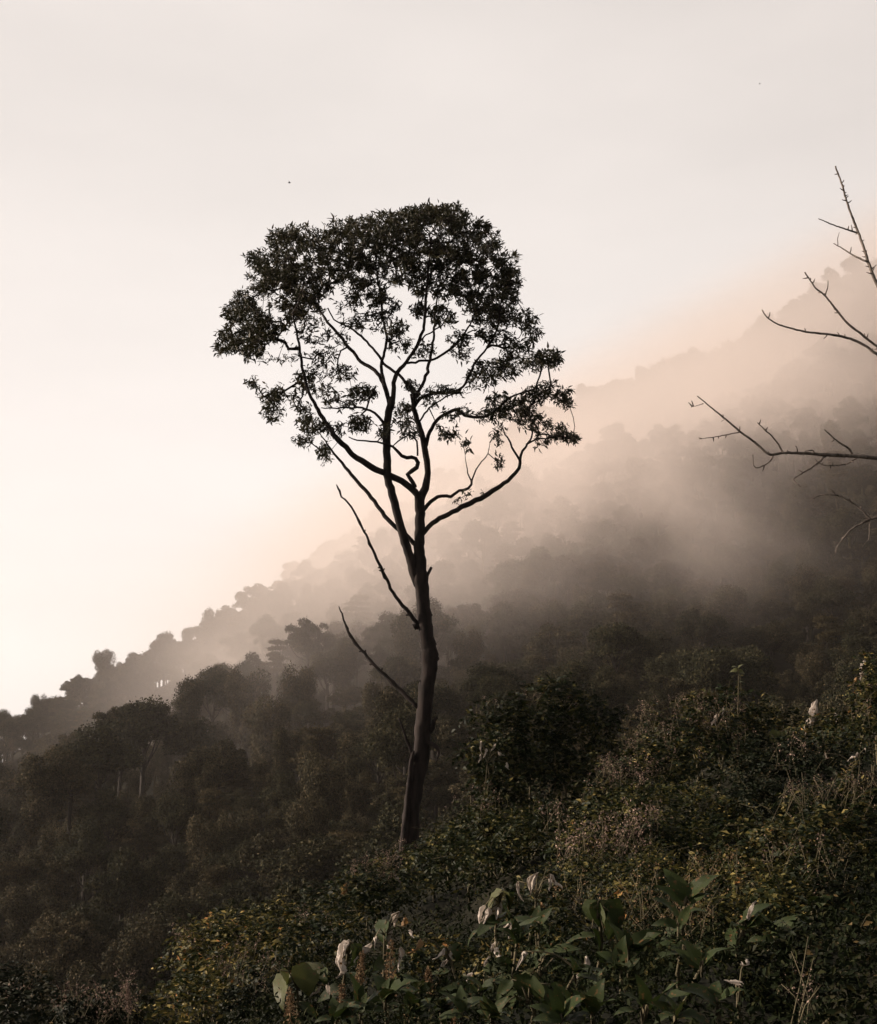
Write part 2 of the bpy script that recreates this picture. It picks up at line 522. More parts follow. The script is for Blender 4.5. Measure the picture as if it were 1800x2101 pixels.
LIMBS.append(('branch', [(796, 810), (783, 760), (788, 723), (795, 696), (786, 659), (783, 622), (775, 570), (770, 520)], [8, 7, 6, 6, 5, 5, 4, 3], -.4, .6))
LIMBS.append(('branch', [(856, 816), (839, 793), (820, 770), (793, 751), (765, 714), (742, 691), (719, 673), (686, 655), (672, 632)], [7, 7, 6, 6, 5, 5, 4, 3, 3], .2, 1.4))
LIMBS.append(('branch', [(790, 872), (783, 862), (760, 842), (723, 836), (686, 838), (659, 836)], [6, 6, 5, 4, 3, 2], -.5, -1.4))
LIMBS.append(('branch', [(861, 1030), (866, 1015), (873, 1002), (878, 970), (876, 945), (869, 904), (857, 862), (848, 830), (846, 809)], [18, 17, 16, 13, 13, 12, 11, 10, 9], 0, .4))
LIMBS.append(('branch', [(848, 828), (858, 805), (871, 780), (880, 746), (887, 714), (890, 686), (893, 640), (900, 590)], [8, 8, 7, 7, 6, 5, 4, 3], .4, 1.6))
LIMBS.append(('branch', [(850, 835), (862, 818), (885, 808), (922, 806), (950, 793), (973, 748), (1000, 714), (1019, 677), (1024, 650), (1030, 610)], [8, 8, 7, 7, 5, 5, 4, 4, 3, 2], .4, -1.0))
LIMBS.append(('branch', [(836, 745), (862, 741), (890, 737), (927, 714), (954, 682), (968, 659), (980, 620), (985, 575)], [5, 5, 5, 5, 4, 3, 3, 2], -.8, 1.0))
LIMBS.append(('branch', [(874, 915), (883, 885), (904, 857), (936, 841), (954, 853), (982, 857), (1010, 848), (1047, 816), (1084, 802), (1110, 795)], [9, 8, 7, 7, 7, 6, 5, 4, 3, 2], .3, -1.6))
LIMBS.append(('branch', [(858, 870), (876, 843), (899, 825), (922, 811), (945, 806)], [4, 4, 3, 3, 2], .3, 1.2))
LIMBS.append(('branch', [(861, 1036), (851, 1008), (824, 987), (797, 974), (763, 958), (743, 947), (723, 931), (696, 904), (668, 867), (645, 825), (631, 797), (622, 760), (615, 714), (608, 677), (600, 640)], [15, 14, 13, 13, 13, 12, 11, 11, 9, 7, 6, 6, 5, 4, 3], 0, -1.5))
LIMBS.append(('branch', [(852, 1000), (848, 991), (837, 973), (855, 959), (853, 941), (825, 936), (807, 917), (783, 908), (742, 904), (715, 898)], [9, 9, 9, 9, 8, 7, 5, 4, 3, 2], -.3, -1.8))
LIMBS.append(('branch', [(857, 860 + 75), (856, 905), (839, 892), (818, 906), (806, 915)], [4, 4, 3, 3, 2], .2, -.4))
LIMBS.append(('branch', [(860, 1125), (847, 1112), (837, 1102), (813, 1082), (790, 1058), (763, 1021), (742, 997), (715, 967), (702, 950), (686, 931), (668, 904), (652, 885)], [10, 10, 9, 9, 9, 8, 8, 7, 6, 5, 3, 2], 0, .8))
LIMBS.append(('branch', [(866, 1100), (868, 1095), (895, 1068), (928, 1051), (966, 1031), (996, 1018), (1026, 997), (1050, 980), (1065, 960), (1067, 940)], [10, 10, 10, 10, 11, 11, 9, 8, 7, 6], 0, -.8))
LIMBS.append(('branch', [(1067, 945), (1051, 917), (1038, 890), (1028, 867)], [5, 4, 3, 2], -.8, -1.1))
LIMBS.append(('branch', [(1067, 945), (1072, 925), (1088, 904), (1093, 876), (1084, 839)], [6, 5, 4, 3, 2], -.8, .2))
LIMBS.append(('branch', [(1080, 912), (1100, 902), (1121, 899), (1148, 894), (1176, 904), (1180, 915)], [4, 3, 3, 2, 2, 1], -.6, -1.6))
LIMBS.append(('branch', [(864, 1052), (871, 1044), (884, 1028), (908, 1018), (925, 1019), (942, 1006), (962, 1002), (968, 985)], [9, 9, 8, 7, 7, 6, 6, 4], 0, .9))
LIMBS.append(('branch', [(968, 988), (963, 978), (957, 954), (954, 931)], [4, 3, 2, 1], .9, 1.1))
LIMBS.append(('branch', [(967, 990), (977, 964), (1000, 931), (1005, 908)], [4, 3, 2, 1], .9, .6))
LIMBS.append(('branch', [(858, 705), (872, 690), (905, 668), (925, 640)], [4, 3, 3, 2], -.9, .2))
LIMBS.append(('dead_branch', [(861, 1290), (856, 1278), (834, 1251), (813, 1224), (790, 1183), (776, 1153), (759, 1116), (743, 1082), (722, 1041), (702, 1018), (693, 1000), (691, 994)], [11, 9, 8, 7, 6.5, 6, 5, 4.5, 4, 3.5, 3.5, 2], 0, -1.2))
LIMBS.append(('dead_branch', [(862, 1452), (851, 1445), (827, 1420), (797, 1393), (766, 1362), (743, 1335), (724, 1312), (709, 1281), (699, 1252), (696, 1244)], [12, 9, 9, 8, 7, 6, 6, 4.5, 3, 1.5], 0, .9))
LIMBS.append(('dead_branch', [(850, 1560), (846, 1553), (842, 1536), (830, 1505), (821, 1480), (820, 1474)], [8, 6, 6, 5, 4, 3], -.15, -.5))
LIMBS.append(('dead_branch', [(868, 1196), (872, 1190), (879, 1180), (884, 1164)], [9, 9, 7, 6], 0, -.3))
LIMBS.append(('dead_branch', [(880, 1500), (888, 1492), (892, 1478), (897, 1472)], [14, 10, 6, 6], 0, -.3))
LIMBS.append(('dead_branch', [(878, 1522), (888, 1528), (898, 1533), (902, 1546), (899, 1558), (892, 1567)], [12, 10, 9, 6, 3, 1.5], -.1, -.5))
LIMBS.append(('climbing_stem', [(849, 1540), (845, 1560), (842, 1590), (838, 1637), (831, 1705), (826, 1756), (821, 1800)], [5, 9, 10, 11, 13, 17, 20], -.25, -.3))

base_y = 1756
tree_base = P(838, base_y, TD)
tree_base[2] = float(terrain(tree_base[0], TD)) - .1
hero = link('tall_tree', None, loc=tree_base, label='tall silhouetted tree with a bare forked trunk and domed leafy crown', category='tree')
nodes_pos, nodes_len = [], []
for role, pts, ws, d0, d1 in LIMBS:
    k = len(pts)
    px = np.array(pts, float)
    cum = np.concatenate(([0], np.cumsum(np.hypot(*(px[1:] - px[:-1]).T)))); cum /= cum[-1]
    P3 = np.array([P(a, b, TD + d0 + (d1 - d0) * c) for (a, b), c in zip(pts, cum)])
    if role == 'trunk':
        P3[0] = (P3[0][0], P3[0][1], min(P3[0][2], tree_base[2] - .2))
    rad = np.array(ws) * .5 * mpp(TD)
    C, R = catmull(P3, rad, .14)
    wob = RNG.normal(size=C.shape) * .012
    wob[:2] = 0
    C = C + wob * min(1, 3 * R.mean() / .05)
    # swellings where shoots broke off
    if role in ('dead_branch',) and len(C) > 12:
        for q in RNG.integers(4, len(C) - 2, 4):
            R[q] *= 1.35
    if role == 'trunk':
        for pyk, f in ((1349, 1.18), (1322, 1.08), (1451, 1.06), (1255, 1.07), (1190, 1.05)):
            q = np.argmin(np.abs(project(C)[1] - pyk)); R[q] *= f
    a = Acc()
    tube(a, C, R, 18 if role == 'trunk' else (12 if R.max() > .1 else 8), .09 if role in ('trunk', 'climbing_stem') else .06)
    if role == 'trunk':   # knots
        for (kx, ky, kr) in ((897, 1352, 9), (893, 1322, 6), (858, 1282, 7), (886, 1262, 4), (868, 1395, 5), (884, 1460, 7)):
            c = P(kx, ky, TD - .02); r = kr * mpp(TD) * .8
            tube(a, [c - (r * 1.6, 0, r * .8), c - (r * .3, 0, 0), c + (r * .55, 0, r * .3)], [r * 1.3, r * .9, r * .35], 7, .15)
    if role == 'dead_branch' and len(C) > 12:
        for q in RNG.integers(3, len(C) - 2, 5):
            t = unit(C[q + 1] - C[q]); s = unit(np.cross(t, (0, 1, 0))) * RNG.choice((-1, 1))
            tube(a, [C[q], C[q] + s * R[q] * 1.9 + t * R[q]], [R[q] * .8, R[q] * .4], 6, .1)
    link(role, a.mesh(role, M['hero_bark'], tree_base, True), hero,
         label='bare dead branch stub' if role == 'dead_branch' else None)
    if role == 'branch':
        sel = slice(len(C) // 3, None)
        nodes_pos.append(C[sel][::2])

DENSE = [(1060,100,110,55),(960,120,90,50),(840,150,100,60),(740,150,90,50),(650,170,80,60),(500,190,100,50),(400,210,80,60),(300,290,80,45),(1150,110,70,55),(1230,160,80,50),(1300,210,55,45),
 (1090,210,140,70),(920,230,120,80),(780,250,100,70),(650,270,100,70),(500,290,120,70),(380,320,90,60),(300,380,70,60),(400,430,110,80),(520,420,90,70),(620,370,60,40),(760,340,90,60),
 (780,440,70,60),(900,330,80,60),(1010,310,90,70),(1130,300,100,70),(1240,270,90,60),(1390,300,50,45),(1320,340,80,60),(1395,390,45,70),(1350,450,85,70),(1220,400,90,60),(1240,480,70,50),
 (1100,400,80,60),(1100,540,60,45),(1000,510,45,30),(1000,400,60,50),(230,480,60,50),(180,520,55,45),(250,560,90,60),(330,590,80,50),(180,620,75,55),(120,690,45,30),(230,680,75,45),(300,640,60,40),
 (500,500,80,35),(450,540,60,35),(1470,560,50,45),(1390,550,60,35),(1000,90,80,40),(1100,90,80,40)]
MED = [(258,830,18,22,7),(340,890,42,28,14),(345,960,38,46,22),(410,890,60,40,12),(490,830,35,32,16),(480,945,28,22,8),(530,600,60,50,16),(580,720,50,40,14),(530,790,50,30,8),(660,790,50,26,16),
 (580,880,60,36,12),(740,880,55,32,26),(650,920,60,22,12),(735,1010,42,32,24),(510,1020,46,36,26),(600,1040,50,28,12),(480,1092,32,17,12),(585,1150,28,34,14),(925,970,36,48,20),(950,1040,36,28,12),
 (850,1050,30,26,8),(1080,1050,22,22,4),(1130,1060,26,24,8),(1208,1105,16,15,4),(900,650,46,40,14),(900,590,40,28,14),(1010,690,40,26,10),(790,560,60,36,18),(700,570,40,28,8),(690,490,50,40,12),
 (850,500,50,30,14),(960,840,40,22,8),(1110,868,75,20,16),(1040,910,36,28,8),(1180,690,36,32,12),(1170,640,40,28,14),(1290,600,50,36,14),(1340,630,50,36,16),(1280,540,60,36,24),(1400,750,58,32,20),
 (1350,780,60,36,18),(1260,820,60,32,18),(1280,770,38,28,10),(1410,670,40,36,12),(1560,720,55,26,26),(1500,740,46,32,20),(1590,735,34,22,12),(1640,890,30,28,14),(1650,930,20,18,6),(1560,870,58,38,24),
 (1490,900,56,38,26),(1420,960,64,36,30),(1350,930,56,38,22),(1300,970,46,30,16),(1480,990,46,30,18),(1530,1010,46,30,12),(1540,1080,46,28,8),(1620,1060,38,26,16),(1690,1080,28,16,8),(1350,1060,26,38,8),
 (1350,1180,20,22,6),(1190,960,26,18,6),(1500,620,25,36,10),(1450,670,36,26,10),(1330,520,50,30,12),(640,640,40,30,6),(420,700,50,40,6),(330,720,50,30,5),(700,400,50,40,12),(1140,980,30,18,4)]
tips = []
RT = np.random.default_rng(3)
for (zx, zy, rx, ry) in DENSE:
    k = int(rx * ry * math.pi / 330) + 1
    r = np.sqrt(RT.uniform(0, 1, k)); t = RT.uniform(0, 2 * np.pi, k)
    dep = RT.normal(0, 1.5)
    for a_, b_ in zip(r, t):
        s = S1(zx + rx * a_ * math.cos(b_), zy + ry * a_ * math.sin(b_))
        tips.append(P(s[0], s[1], TD + dep * .5 + RT.normal(0, 1.1)))
nd = len(tips)
for (zx, zy, rx, ry, k) in MED:
    dep = RT.normal(0, 1.0)
    for _ in range(int(k * 1.9)):
        a_ = math.sqrt(RT.uniform(0, 1)); b_ = RT.uniform(0, 2 * np.pi)
        s = S1(zx + 1.2 * rx * a_ * math.cos(b_), zy + 1.2 * ry * a_ * math.sin(b_))
        tips.append(P(s[0], s[1], TD + dep + RT.normal(0, .35)))
for s in ((935, 1030), (940, 1024), (955, 1016), (962, 1013), (988, 1012), (946, 1022)):
    tips.append(P(s[0], s[1], TD - .6))
tips = np.array(tips)
# grow twigs: every tip joins the nearest wood already there
nodes = np.concatenate(nodes_pos)
plen = np.zeros(len(nodes))
NP = [p for p in nodes]; parent = [-1] * len(nodes); PL = [0.] * len(nodes)
todo = np.ones(len(tips), bool)
D = np.linalg.norm(tips[:, None] - nodes[None], axis=2)
best = D.min(1); bi = D.argmin(1)
while todo.any():
    c = np.where(todo, best, 1e9); k = int(c.argmin())
    todo[k] = False
    par = int(bi[k]); A = NP[par]; B = tips[k]
    dist = np.linalg.norm(B - A)
    m_ = max(1, int(dist / .30)); prev = par; plp = PL[par]
    side = unit(RT.normal(size=3)) * dist * .09 + np.array((0, 0, -.04 * dist))
    newidx = []
    for j in range(1, m_ + 1):
        t = j / m_
        q = A + (B - A) * t + side * math.sin(math.pi * t) + (RT.normal(size=3) * .012 if j < m_ else 0)
        NP.append(q); parent.append(prev); prev = len(NP) - 1; PL.append(plp + dist * t); newidx.append(prev)
    for q in newidx:
        dd = np.linalg.norm(tips - NP[q], axis=1) + .12 * PL[q]
        up = todo & (dd < best)
        best[up] = dd[up]; bi[up] = q
NP = np.array(NP); parent = np.array(parent); n0 = len(nodes)
wgt = np.zeros(len(NP)); kids = np.zeros(len(NP), int)
for i in range(len(NP) - 1, n0 - 1, -1):
    if wgt[i] == 0: wgt[i] = 1
    if parent[i] >= 0: wgt[parent[i]] += wgt[i]
ta = Acc()
rads = .0095 * np.power(wgt, .42)
for i in range(n0, len(NP)):
    p = parent[i]
    r1 = rads[i]; r0 = min(rads[p], r1 * 1.5) if p >= n0 else r1 * 1.25
    A, B = NP[p], NP[i]
    t = B - A; L = np.linalg.norm(t)
    if L < 1e-4: continue
    t /= L
    x = np.cross(t, (0.1, 1, 0.2)); x /= np.linalg.norm(x); y = np.cross(t, x)
    cs = [(math.cos(q), math.sin(q)) for q in (0, 2.094, 4.189)]
    V = [A + (x * c + y * s) * r0 for c, s in cs] + [B + t * r1 + (x * c + y * s) * r1 for c, s in cs]
    ta.add(V, [(0, 1, 4, 3), (1, 2, 5, 4), (2, 0, 3, 5)], [(0, 2, 1), (3, 4, 5)])
link('twigs', ta.mesh('twigs', M['hero_bark'], tree_base), hero, kind='stuff')
la = Acc()
ctr = P(790, 640, TD)
for grp, (lo, hi) in enumerate(((0, nd), (nd, len(tips)))):
    T0 = tips[lo:hi]
    k = 20 if grp == 0 else 9
    pos = np.repeat(T0, k, axis=0)
    out_ = unit(pos - ctr) * .45
    d = unit(rdir(len(pos), RT) + out_ + np.array((0, 0, .15)))
    pos = pos + RT.normal(size=pos.shape) * .06 - d * .02
    nr = unit(rdir(len(pos), RT) + np.array((0, 0, 1.0)))
    L = RT.uniform(.10, .235, len(pos)) * np.repeat(RT.uniform(.75, 1.15, len(T0)), k)
    keep_ = RT.uniform(size=len(pos)) < np.repeat(RT.uniform(.45, 1.3, len(T0)), k)
    pos, d, nr, L = pos[keep_], d[keep_], nr[keep_], L[keep_]
    put_leaves(la, pos, d, nr, L, L * RT.uniform(.22, .38, len(pos)), 'lance')
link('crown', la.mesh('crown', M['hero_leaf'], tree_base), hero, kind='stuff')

# ------------------------------------------------------------------ dead tree outside the right edge, its thorny branches reach in
DD = 13.0
S4 = lambda zx, zy: (1380 + zx * .4054, 320 + zy * .4054)
dbase = P(2120, 1540, DD); dbase[2] = float(terrain(dbase[0], DD)) - .05
dead = link('dead_tree', None, loc=dbase, label='leafless thorny dead tree reaching its bare branches in from the right edge', category='dead tree')
a = Acc()
C, R = catmull([dbase, P(2105, 1250, DD), P(2120, 960, DD + .1), P(2085, 700, DD + .1), P(2060, 400, DD), P(2050, 0, DD - .1), P(2020, -300, DD)], [.13, .11, .09, .075, .06, .04, .02], .15)
tube(a, C, R, 12, .08)
link('trunk', a.mesh('trunk', M['dead_bark'], dbase, True), dead)
def thorny(px, w0, w1, depth0, depth1, par, name, buds=.10, seed=0):
    r = np.random.default_rng(seed)
    pts = np.array(px, float)
    cum = np.concatenate(([0], np.cumsum(np.hypot(*(pts[1:] - pts[:-1]).T)))); cum /= cum[-1]
    P3 = np.array([P(p[0], p[1], DD + depth0 + (depth1 - depth0) * c) for p, c in zip(pts, cum)])
    rad = (w0 + (w1 - w0) * cum) * .62 * mpp(DD)
    C, R = catmull(P3, rad, .03)
    C = C + r.normal(size=C.shape) * .0016
    a = Acc()
    tube(a, C, R, 7, .10, r)
    for q in range(2, len(C) - 1):
        if r.uniform() < buds * (1 + q / len(C)):
            t = unit(C[q] - C[q - 1]); s = unit(np.cross(t, rdir(1, r)[0]) + (0, -.1, .0))
            L = r.uniform(.03, .07)
            tube(a, [C[q], C[q] + s * L * .55 + t * L * .15, C[q] + s * L + t * L * .4], [max(.008, R[q] * .6), .006, .003], 5, 0, r)
    ob = link(name, a.mesh(name, M['dead_bark'], dbase, True), par)
    return ob
q4 = lambda L_: [S4(*p) for p in L_]
br = thorny([(2055, 560), (1905, 700)][:0] + [(2090, 900), (1930, 760), (1835, 640)] + q4([(1036, 650), (1000, 560), (970, 470), (930, 360), (885, 240), (860, 150), (825, 52)]), 11, 2.6, 0, .3, dead, 'branch', .22, 1)
thorny(q4([(934, 388), (830, 355), (740, 318)]), 3.4, 1.4, .2, .0, br, 'twig', .10, 2)
tw = thorny(q4([(987, 537), (910, 500), (840, 455), (815, 443)]), 3.6, 1.6, .2, .4, br, 'twig', .10, 3)
thorny(q4([(838, 456), (836, 420), (845, 385)]), 1.6, .8, .35, .35, br, 'twig', .02, 4)
br = thorny([(2085, 1000), (1960, 880), (1860, 750)] + q4([(1036, 965), (960, 905), (890, 850), (830, 780), (770, 705), (725, 668), (670, 588)]), 9, 2.2, 0, -.5, dead, 'branch', .2, 5)
thorny(q4([(772, 704), (785, 670), (788, 630)]), 2.6, 1.2, -.35, -.35, br, 'twig', .05, 6)
br = thorny([(2085, 1010), (1990, 850), (1880, 765)] + q4([(1036, 1002), (985, 965), (900, 925), (800, 903), (690, 893), (600, 872), (530, 850), (475, 812), (455, 780)]), 10, 2.2, 0, .3, dead, 'branch', .2, 7)
br = thorny([(2110, 1000), (1960, 950)] + q4([(1036, 1527), (900, 1518), (760, 1511), (650, 1504), (560, 1502), (490, 1510), (430, 1460), (350, 1400), (280, 1340), (210, 1285), (125, 1215)]), 11, 2.0, 0, -.2, dead, 'branch', .16, 8)
for i, (pl, w_, d0_) in enumerate([([(560, 1503), (530, 1450), (490, 1405), (430, 1350)], 3.4, -.1), ([(912, 1516), (890, 1480), (830, 1440), (770, 1385)], 4.2, -.05), ([(340, 1397), (230, 1420), (135, 1433)], 2.2, -.16),
        ([(155, 1253), (95, 1273)], 1.6, -.2), ([(508, 1514), (495, 1545), (455, 1570), (420, 1578), (408, 1550), (408, 1513)], 2.8, -.1), ([(778, 1516), (740, 1550), (700, 1580), (650, 1610), (612, 1640), (650, 1673)], 4.0, -.1),
        ([(935, 1528), (880, 1558), (800, 1568), (740, 1556), (725, 1536)], 2.6, -.05), ([(632, 1500), (632, 1480), (622, 1465)], 2.4, -.1), ([(720, 1505), (708, 1486)], 2.4, -.1), ([(268, 1330), (245, 1345)], 1.4, -.16)]):
    thorny(q4(pl), w_, w_ * .4, d0_, d0_ - .25, br, 'twig', .12, 20 + i)
br = thorny([(2110, 1150), (1960, 1010)] + q4([(1060, 1822), (1005, 1835), (950, 1785), (880, 1735), (820, 1715), (750, 1718), (700, 1738)]), 7, 1.6, 0, -.3, dead, 'branch', .10, 40)
for i, (pl, w_) in enumerate([([(1005, 1836), (960, 1858), (900, 1895), (840, 1970), (822, 2012)], 3.6), ([(998, 1850), (995, 1930), (960, 1980)], 2.0), ([(1003, 1838), (935, 1828)], 2.0), ([(828, 1716), (800, 1685)], 1.8)]):
    thorny(q4(pl), w_, w_ * .45, -.15, -.3, br, 'twig', .05, 50 + i)

# ------------------------------------------------------------------ forest trees
def crown_mesh(kind, seed, nleaf, size):
    """a crown 2 units wide and about 1.4 high, base near z=0"""
    r = np.random.default_rng(seed)
    lobes = []
    if kind == 'dome':          # umbrella of clumps over open limbs
        for i in range(17):
            t = r.uniform(0, 6.28); q = math.sqrt(r.uniform(0, 1)) * .74
            lobes.append((q * math.cos(t), q * math.sin(t), .88 - .75 * q * q + r.normal(0, .07) - (.25 if i % 4 == 0 else 0), r.uniform(.20, .36), .85))
    elif kind == 'round':
        for i in range(30):
            d = unit(r.normal(size=3)); d[2] = abs(d[2]) if r.uniform() < .7 else d[2] * .6
            q = r.uniform(.25, .85)
            lobes.append((d[0] * q, d[1] * q, .62 + d[2] * q * .8, r.uniform(.13, .40), .85))
    elif kind == 'draped':      # a column smothered in creepers
        for i in range(26):
            h = r.uniform(-1.1, 1.0); w_ = .34 + .22 * (h > .3) + r.normal(0, .05)
            t = r.uniform(0, 6.28)
            lobes.append((w_ * .8 * math.cos(t), w_ * .8 * math.sin(t), .55 + h * .75, r.uniform(.17, .30), r.uniform(1.1, 1.8)))
    elif kind == 'layer':       # flat feathery tiers
        for i in range(24):
            k = i % 6; h = k / 5.0; q = (1 - h * .7) * .75 * math.sqrt(r.uniform(.1, 1)); t = r.uniform(0, 6.28)
            lobes.append((q * math.cos(t), q * math.sin(t), .1 + h * 1.05 + r.normal(0, .03), r.uniform(.22, .36), .28))
    else:                       # 'bushy' many small clumps
        for i in range(46):
            d = unit(r.normal(size=3)); q = r.uniform(.3, .85) ** .7
            lobes.append((d[0] * q * .85, d[1] * q * .85, .45 + d[2] * q * .6, r.uniform(.12, .22), .8))
    lobes = np.array(lobes)
    wts = lobes[:, 3] ** 2; wts /= wts.sum()
    li = r.choice(len(lobes), nleaf, p=wts)
    Lb = lobes[li]
    d = unit(r.normal(size=(nleaf, 3)))
    low = d[:, 2] < -.2
    d[low, 2] *= -.6 if kind != 'draped' else 1
    d = unit(d)
    rr = Lb[:, 3] * (1 - .45 * r.uniform(0, 1, nleaf) ** 2) * (1 + .14 * np.sin(d[:, 0] * 9 + li) * np.sin(d[:, 1] * 8 + li * 2.1))
    pos = Lb[:, :3] + d * rr[:, None] * np.stack((np.ones(nleaf), np.ones(nleaf), Lb[:, 4]), -1)
    stray = r.uniform(size=nleaf) < .16
    pos[stray] += d[stray] * (Lb[stray, 3] * r.uniform(.05, .30, stray.sum()))[:, None]
    dd = unit(d * .7 + r.normal(size=(nleaf, 3)) * .8 + (np.array((0, 0, -1.0)) if kind == 'draped' else np.array((0, 0, -.1))))
    nn_ = unit(d + r.normal(size=(nleaf, 3)) * .45)
    L = size * r.uniform(.6, 1.5, nleaf)
    a = Acc()
    put_leaves(a, pos, dd, nn_, L, L * r.uniform(.5, .85, nleaf), 'quad')
    return a, lobes

def trunk_mesh(lobes, seed, kind):
    r = np.random.default_rng(seed)
    a = Acc()
    top = (0, 0, .35)
    C, R = catmull([(0, 0, -.12), (r.normal(0, .02), r.normal(0, .02), .1), top], [.05, .046, .040], .2)
    tube(a, C, R, 7, .08, r)
    for i in r.permutation(len(lobes))[:9]:
        e = lobes[i, :3]; s = np.array((0, 0, r.uniform(-.3, .3)))
        mid = s * .5 + e * .5 + np.array((e[0] * .1, e[1] * .1, -.08))
        C, R = catmull([s, mid, e], [.022, .014, .007], .14)
        tube(a, C, R, 5, .05, r)
    return a

_b = Acc()
tube(_b, [(0, 0, -1), (.02, .01, -.55), (0, 0, 0)], [.08, .058, .05], 7, .08)
BOLE = _b.mesh('trunk', M['far_bark'], smooth=True)
VAR = []   # (kind, crown mesh, trunk mesh, joined mesh)
KMAT = {'dome': 'for_a', 'round': 'for_a', 'draped': 'for_b', 'layer': 'for_d', 'bushy': 'for_b'}
SPEC = [('dome', 0), ('dome', 1), ('dome', 2), ('round', 3), ('round', 4), ('round', 5), ('draped', 6), ('draped', 7), ('draped', 8), ('layer', 9), ('layer', 10), ('bushy', 11), ('bushy', 12)]
for kind, sd in SPEC:
    nl = {'dome': 9000, 'round': 11000, 'draped': 12000, 'layer': 9000, 'bushy': 10000}[kind]
    ca, lob = crown_mesh(kind, 100 + sd, int(nl * 1.5), .048)
    tm = trunk_mesh(lob, 200 + sd, kind)
    cm = ca.mesh('crown', M[KMAT[kind]])
    tmm = tm.mesh('limbs', M['far_bark'], smooth=True)
    tube(tm, [(0, 0, -1.7), (.02, .01, -.8), (0, 0, 0)], [.08, .058, .05], 7, .08)
    j = Acc()
    j.V = ca.V + tm.V; j.n = ca.n + tm.n; j.Q = ca.Q + [q + ca.n for q in tm.Q]; j.T = [t + ca.n for t in tm.T]
    jm = j.mesh('forest_mass', M[KMAT[kind]])
    VAR.append((kind, cm, tmm, jm))
VI = {k: [i for i, v in enumerate(VAR) if v[0] == k] for k in ('dome', 'round', 'draped', 'layer', 'bushy')}

spots = []   # x, y, z, scale(half width), height factor, rot, variant
RF = np.random.default_rng(21)
def add_spot(x, y, s, hf, v, zoff=0):
    z = float(terrain(x, y))
    spots.append([x, y, z + 1.45 * s * hf + zoff, s, hf, RF.uniform(0, 6.28), v])
Yc = 78.0
while Yc < 900:
    sp = 6.6 if Yc < 200 else (7.4 if Yc < 430 else (6.6 if Yc < 540 else 9.0))
    half = .36 * Yc + 22
    xs = np.arange(-half - 6, half + 14, sp)
    for x in xs:
        xx = x + RF.uniform(-.45, .45) * sp; yy = Yc + RF.uniform(-.5, .5) * sp
        if yy > 530 and xx < -.12 * yy: continue
        if 640 < yy < 720: continue
        u = RF.uniform()
        kind = 'round' if u < .30 else 'bushy' if u < .56 else 'draped' if u < .84 else 'dome' if u < .91 else 'layer'
        v = RF.choice(VI[kind])
        s = sp * float(np.clip(RF.lognormal(-.50, .26), .33, .95))
        if kind == 'draped': s *= .95
        if yy < 100 and xx > 4: continue
        add_spot(xx, yy, s, RF.uniform(.75, 1.25), v)
    Yc += sp * .92
# ridge trees one can pick out against the mist
for (px, py, Y, s, k) in [(175, 1388, 500, 9.5, 'bushy'), (330, 1322, 500, 8, 'round'), (290, 1350, 505, 8, 'round'), (382, 1308, 500, 5, 'round'), (415, 1305, 500, 6, 'round'), (62, 1458, 500, 4, 'round'), (30, 1475, 500, 5, 'bushy'),
        (110, 1430, 495, 8, 'round'), (230, 1398, 500, 5, 'bushy'), (470, 1240, 490, 9, 'bushy'), (525, 1195, 495, 11, 'bushy'), (490, 1270, 470, 9, 'layer'), (600, 1190, 520, 8, 'round'),
        (1250, 775, 820, 20, 'bushy'), (1385, 730, 815, 22, 'round'), (1200, 830, 815, 13, 'round'), (1460, 748, 820, 7, 'bushy'), (1560, 712, 820, 16, 'round'), (1655, 670, 820, 15, 'bushy'), (1775, 535, 815, 20, 'draped'), (1790, 590, 800, 20, 'round'),
        (300, 1435, 262, 9, 'round'), (255, 1440, 265, 7, 'bushy'), (385, 1395, 270, 6.5, 'draped'), (440, 1370, 280, 7, 'round'), (95, 1540, 225, 7, 'draped'), (150, 1550, 228, 6, 'bushy'), (210, 1500, 240, 8, 'round')]:
    p = P(px, py, Y)
    v = RF.choice(VI[k])
    top = {'dome': 1.15, 'round': 1.45, 'draped': 1.5, 'layer': 1.2, 'bushy': 1.15}[k]
    spots.append([p[0], p[1], p[2] - top * s, s, 1.0, RF.uniform(0, 6.28), v])
SPn = np.array(spots, float)
ppx, ppy, pd = project(SPn[:, :3])
app = SPn[:, 3] / pd * F
inv = (ppx > -30) & (ppx < 1830) & (ppy < 2130)
# leave out of the singled trees those the near slope hides
def near_top(px):
    return np.interp(px, [0, 300, 340, 450, 600, 700, 840, 930, 960, 1140, 1300, 1400, 1500, 1700, 1800], [1990, 2010, 1940, 1890, 1870, 1800, 1750, 1700, 1480, 1430, 1520, 1460, 1440, 1450, 1400])
vis = inv & (ppy - app * 1.0 < near_top(ppx))
order = np.argsort(-(app * vis))
ridge_ids = set(range(len(spots) - 28, len(spots)))
pick = list(ridge_ids)
for i in order:
    if len(pick) >= 290: break
    if i not in ridge_ids and vis[i]: pick.append(int(i))
pick_set = set(pick)
LOOK = {'dome': 'umbrella-crowned tree', 'round': 'round-headed tree', 'draped': 'creeper-draped tree', 'layer': 'flat-tiered tree', 'bushy': 'tufty bushy tree'}
ORD = ['first', 'second', 'third', 'fourth', 'fifth', 'sixth', 'seventh', 'eighth', 'ninth', 'tenth', 'eleventh', 'twelfth', 'thirteenth', 'fourteenth', 'fifteenth', 'sixteenth', 'seventeenth', 'eighteenth', 'nineteenth', 'twentieth']
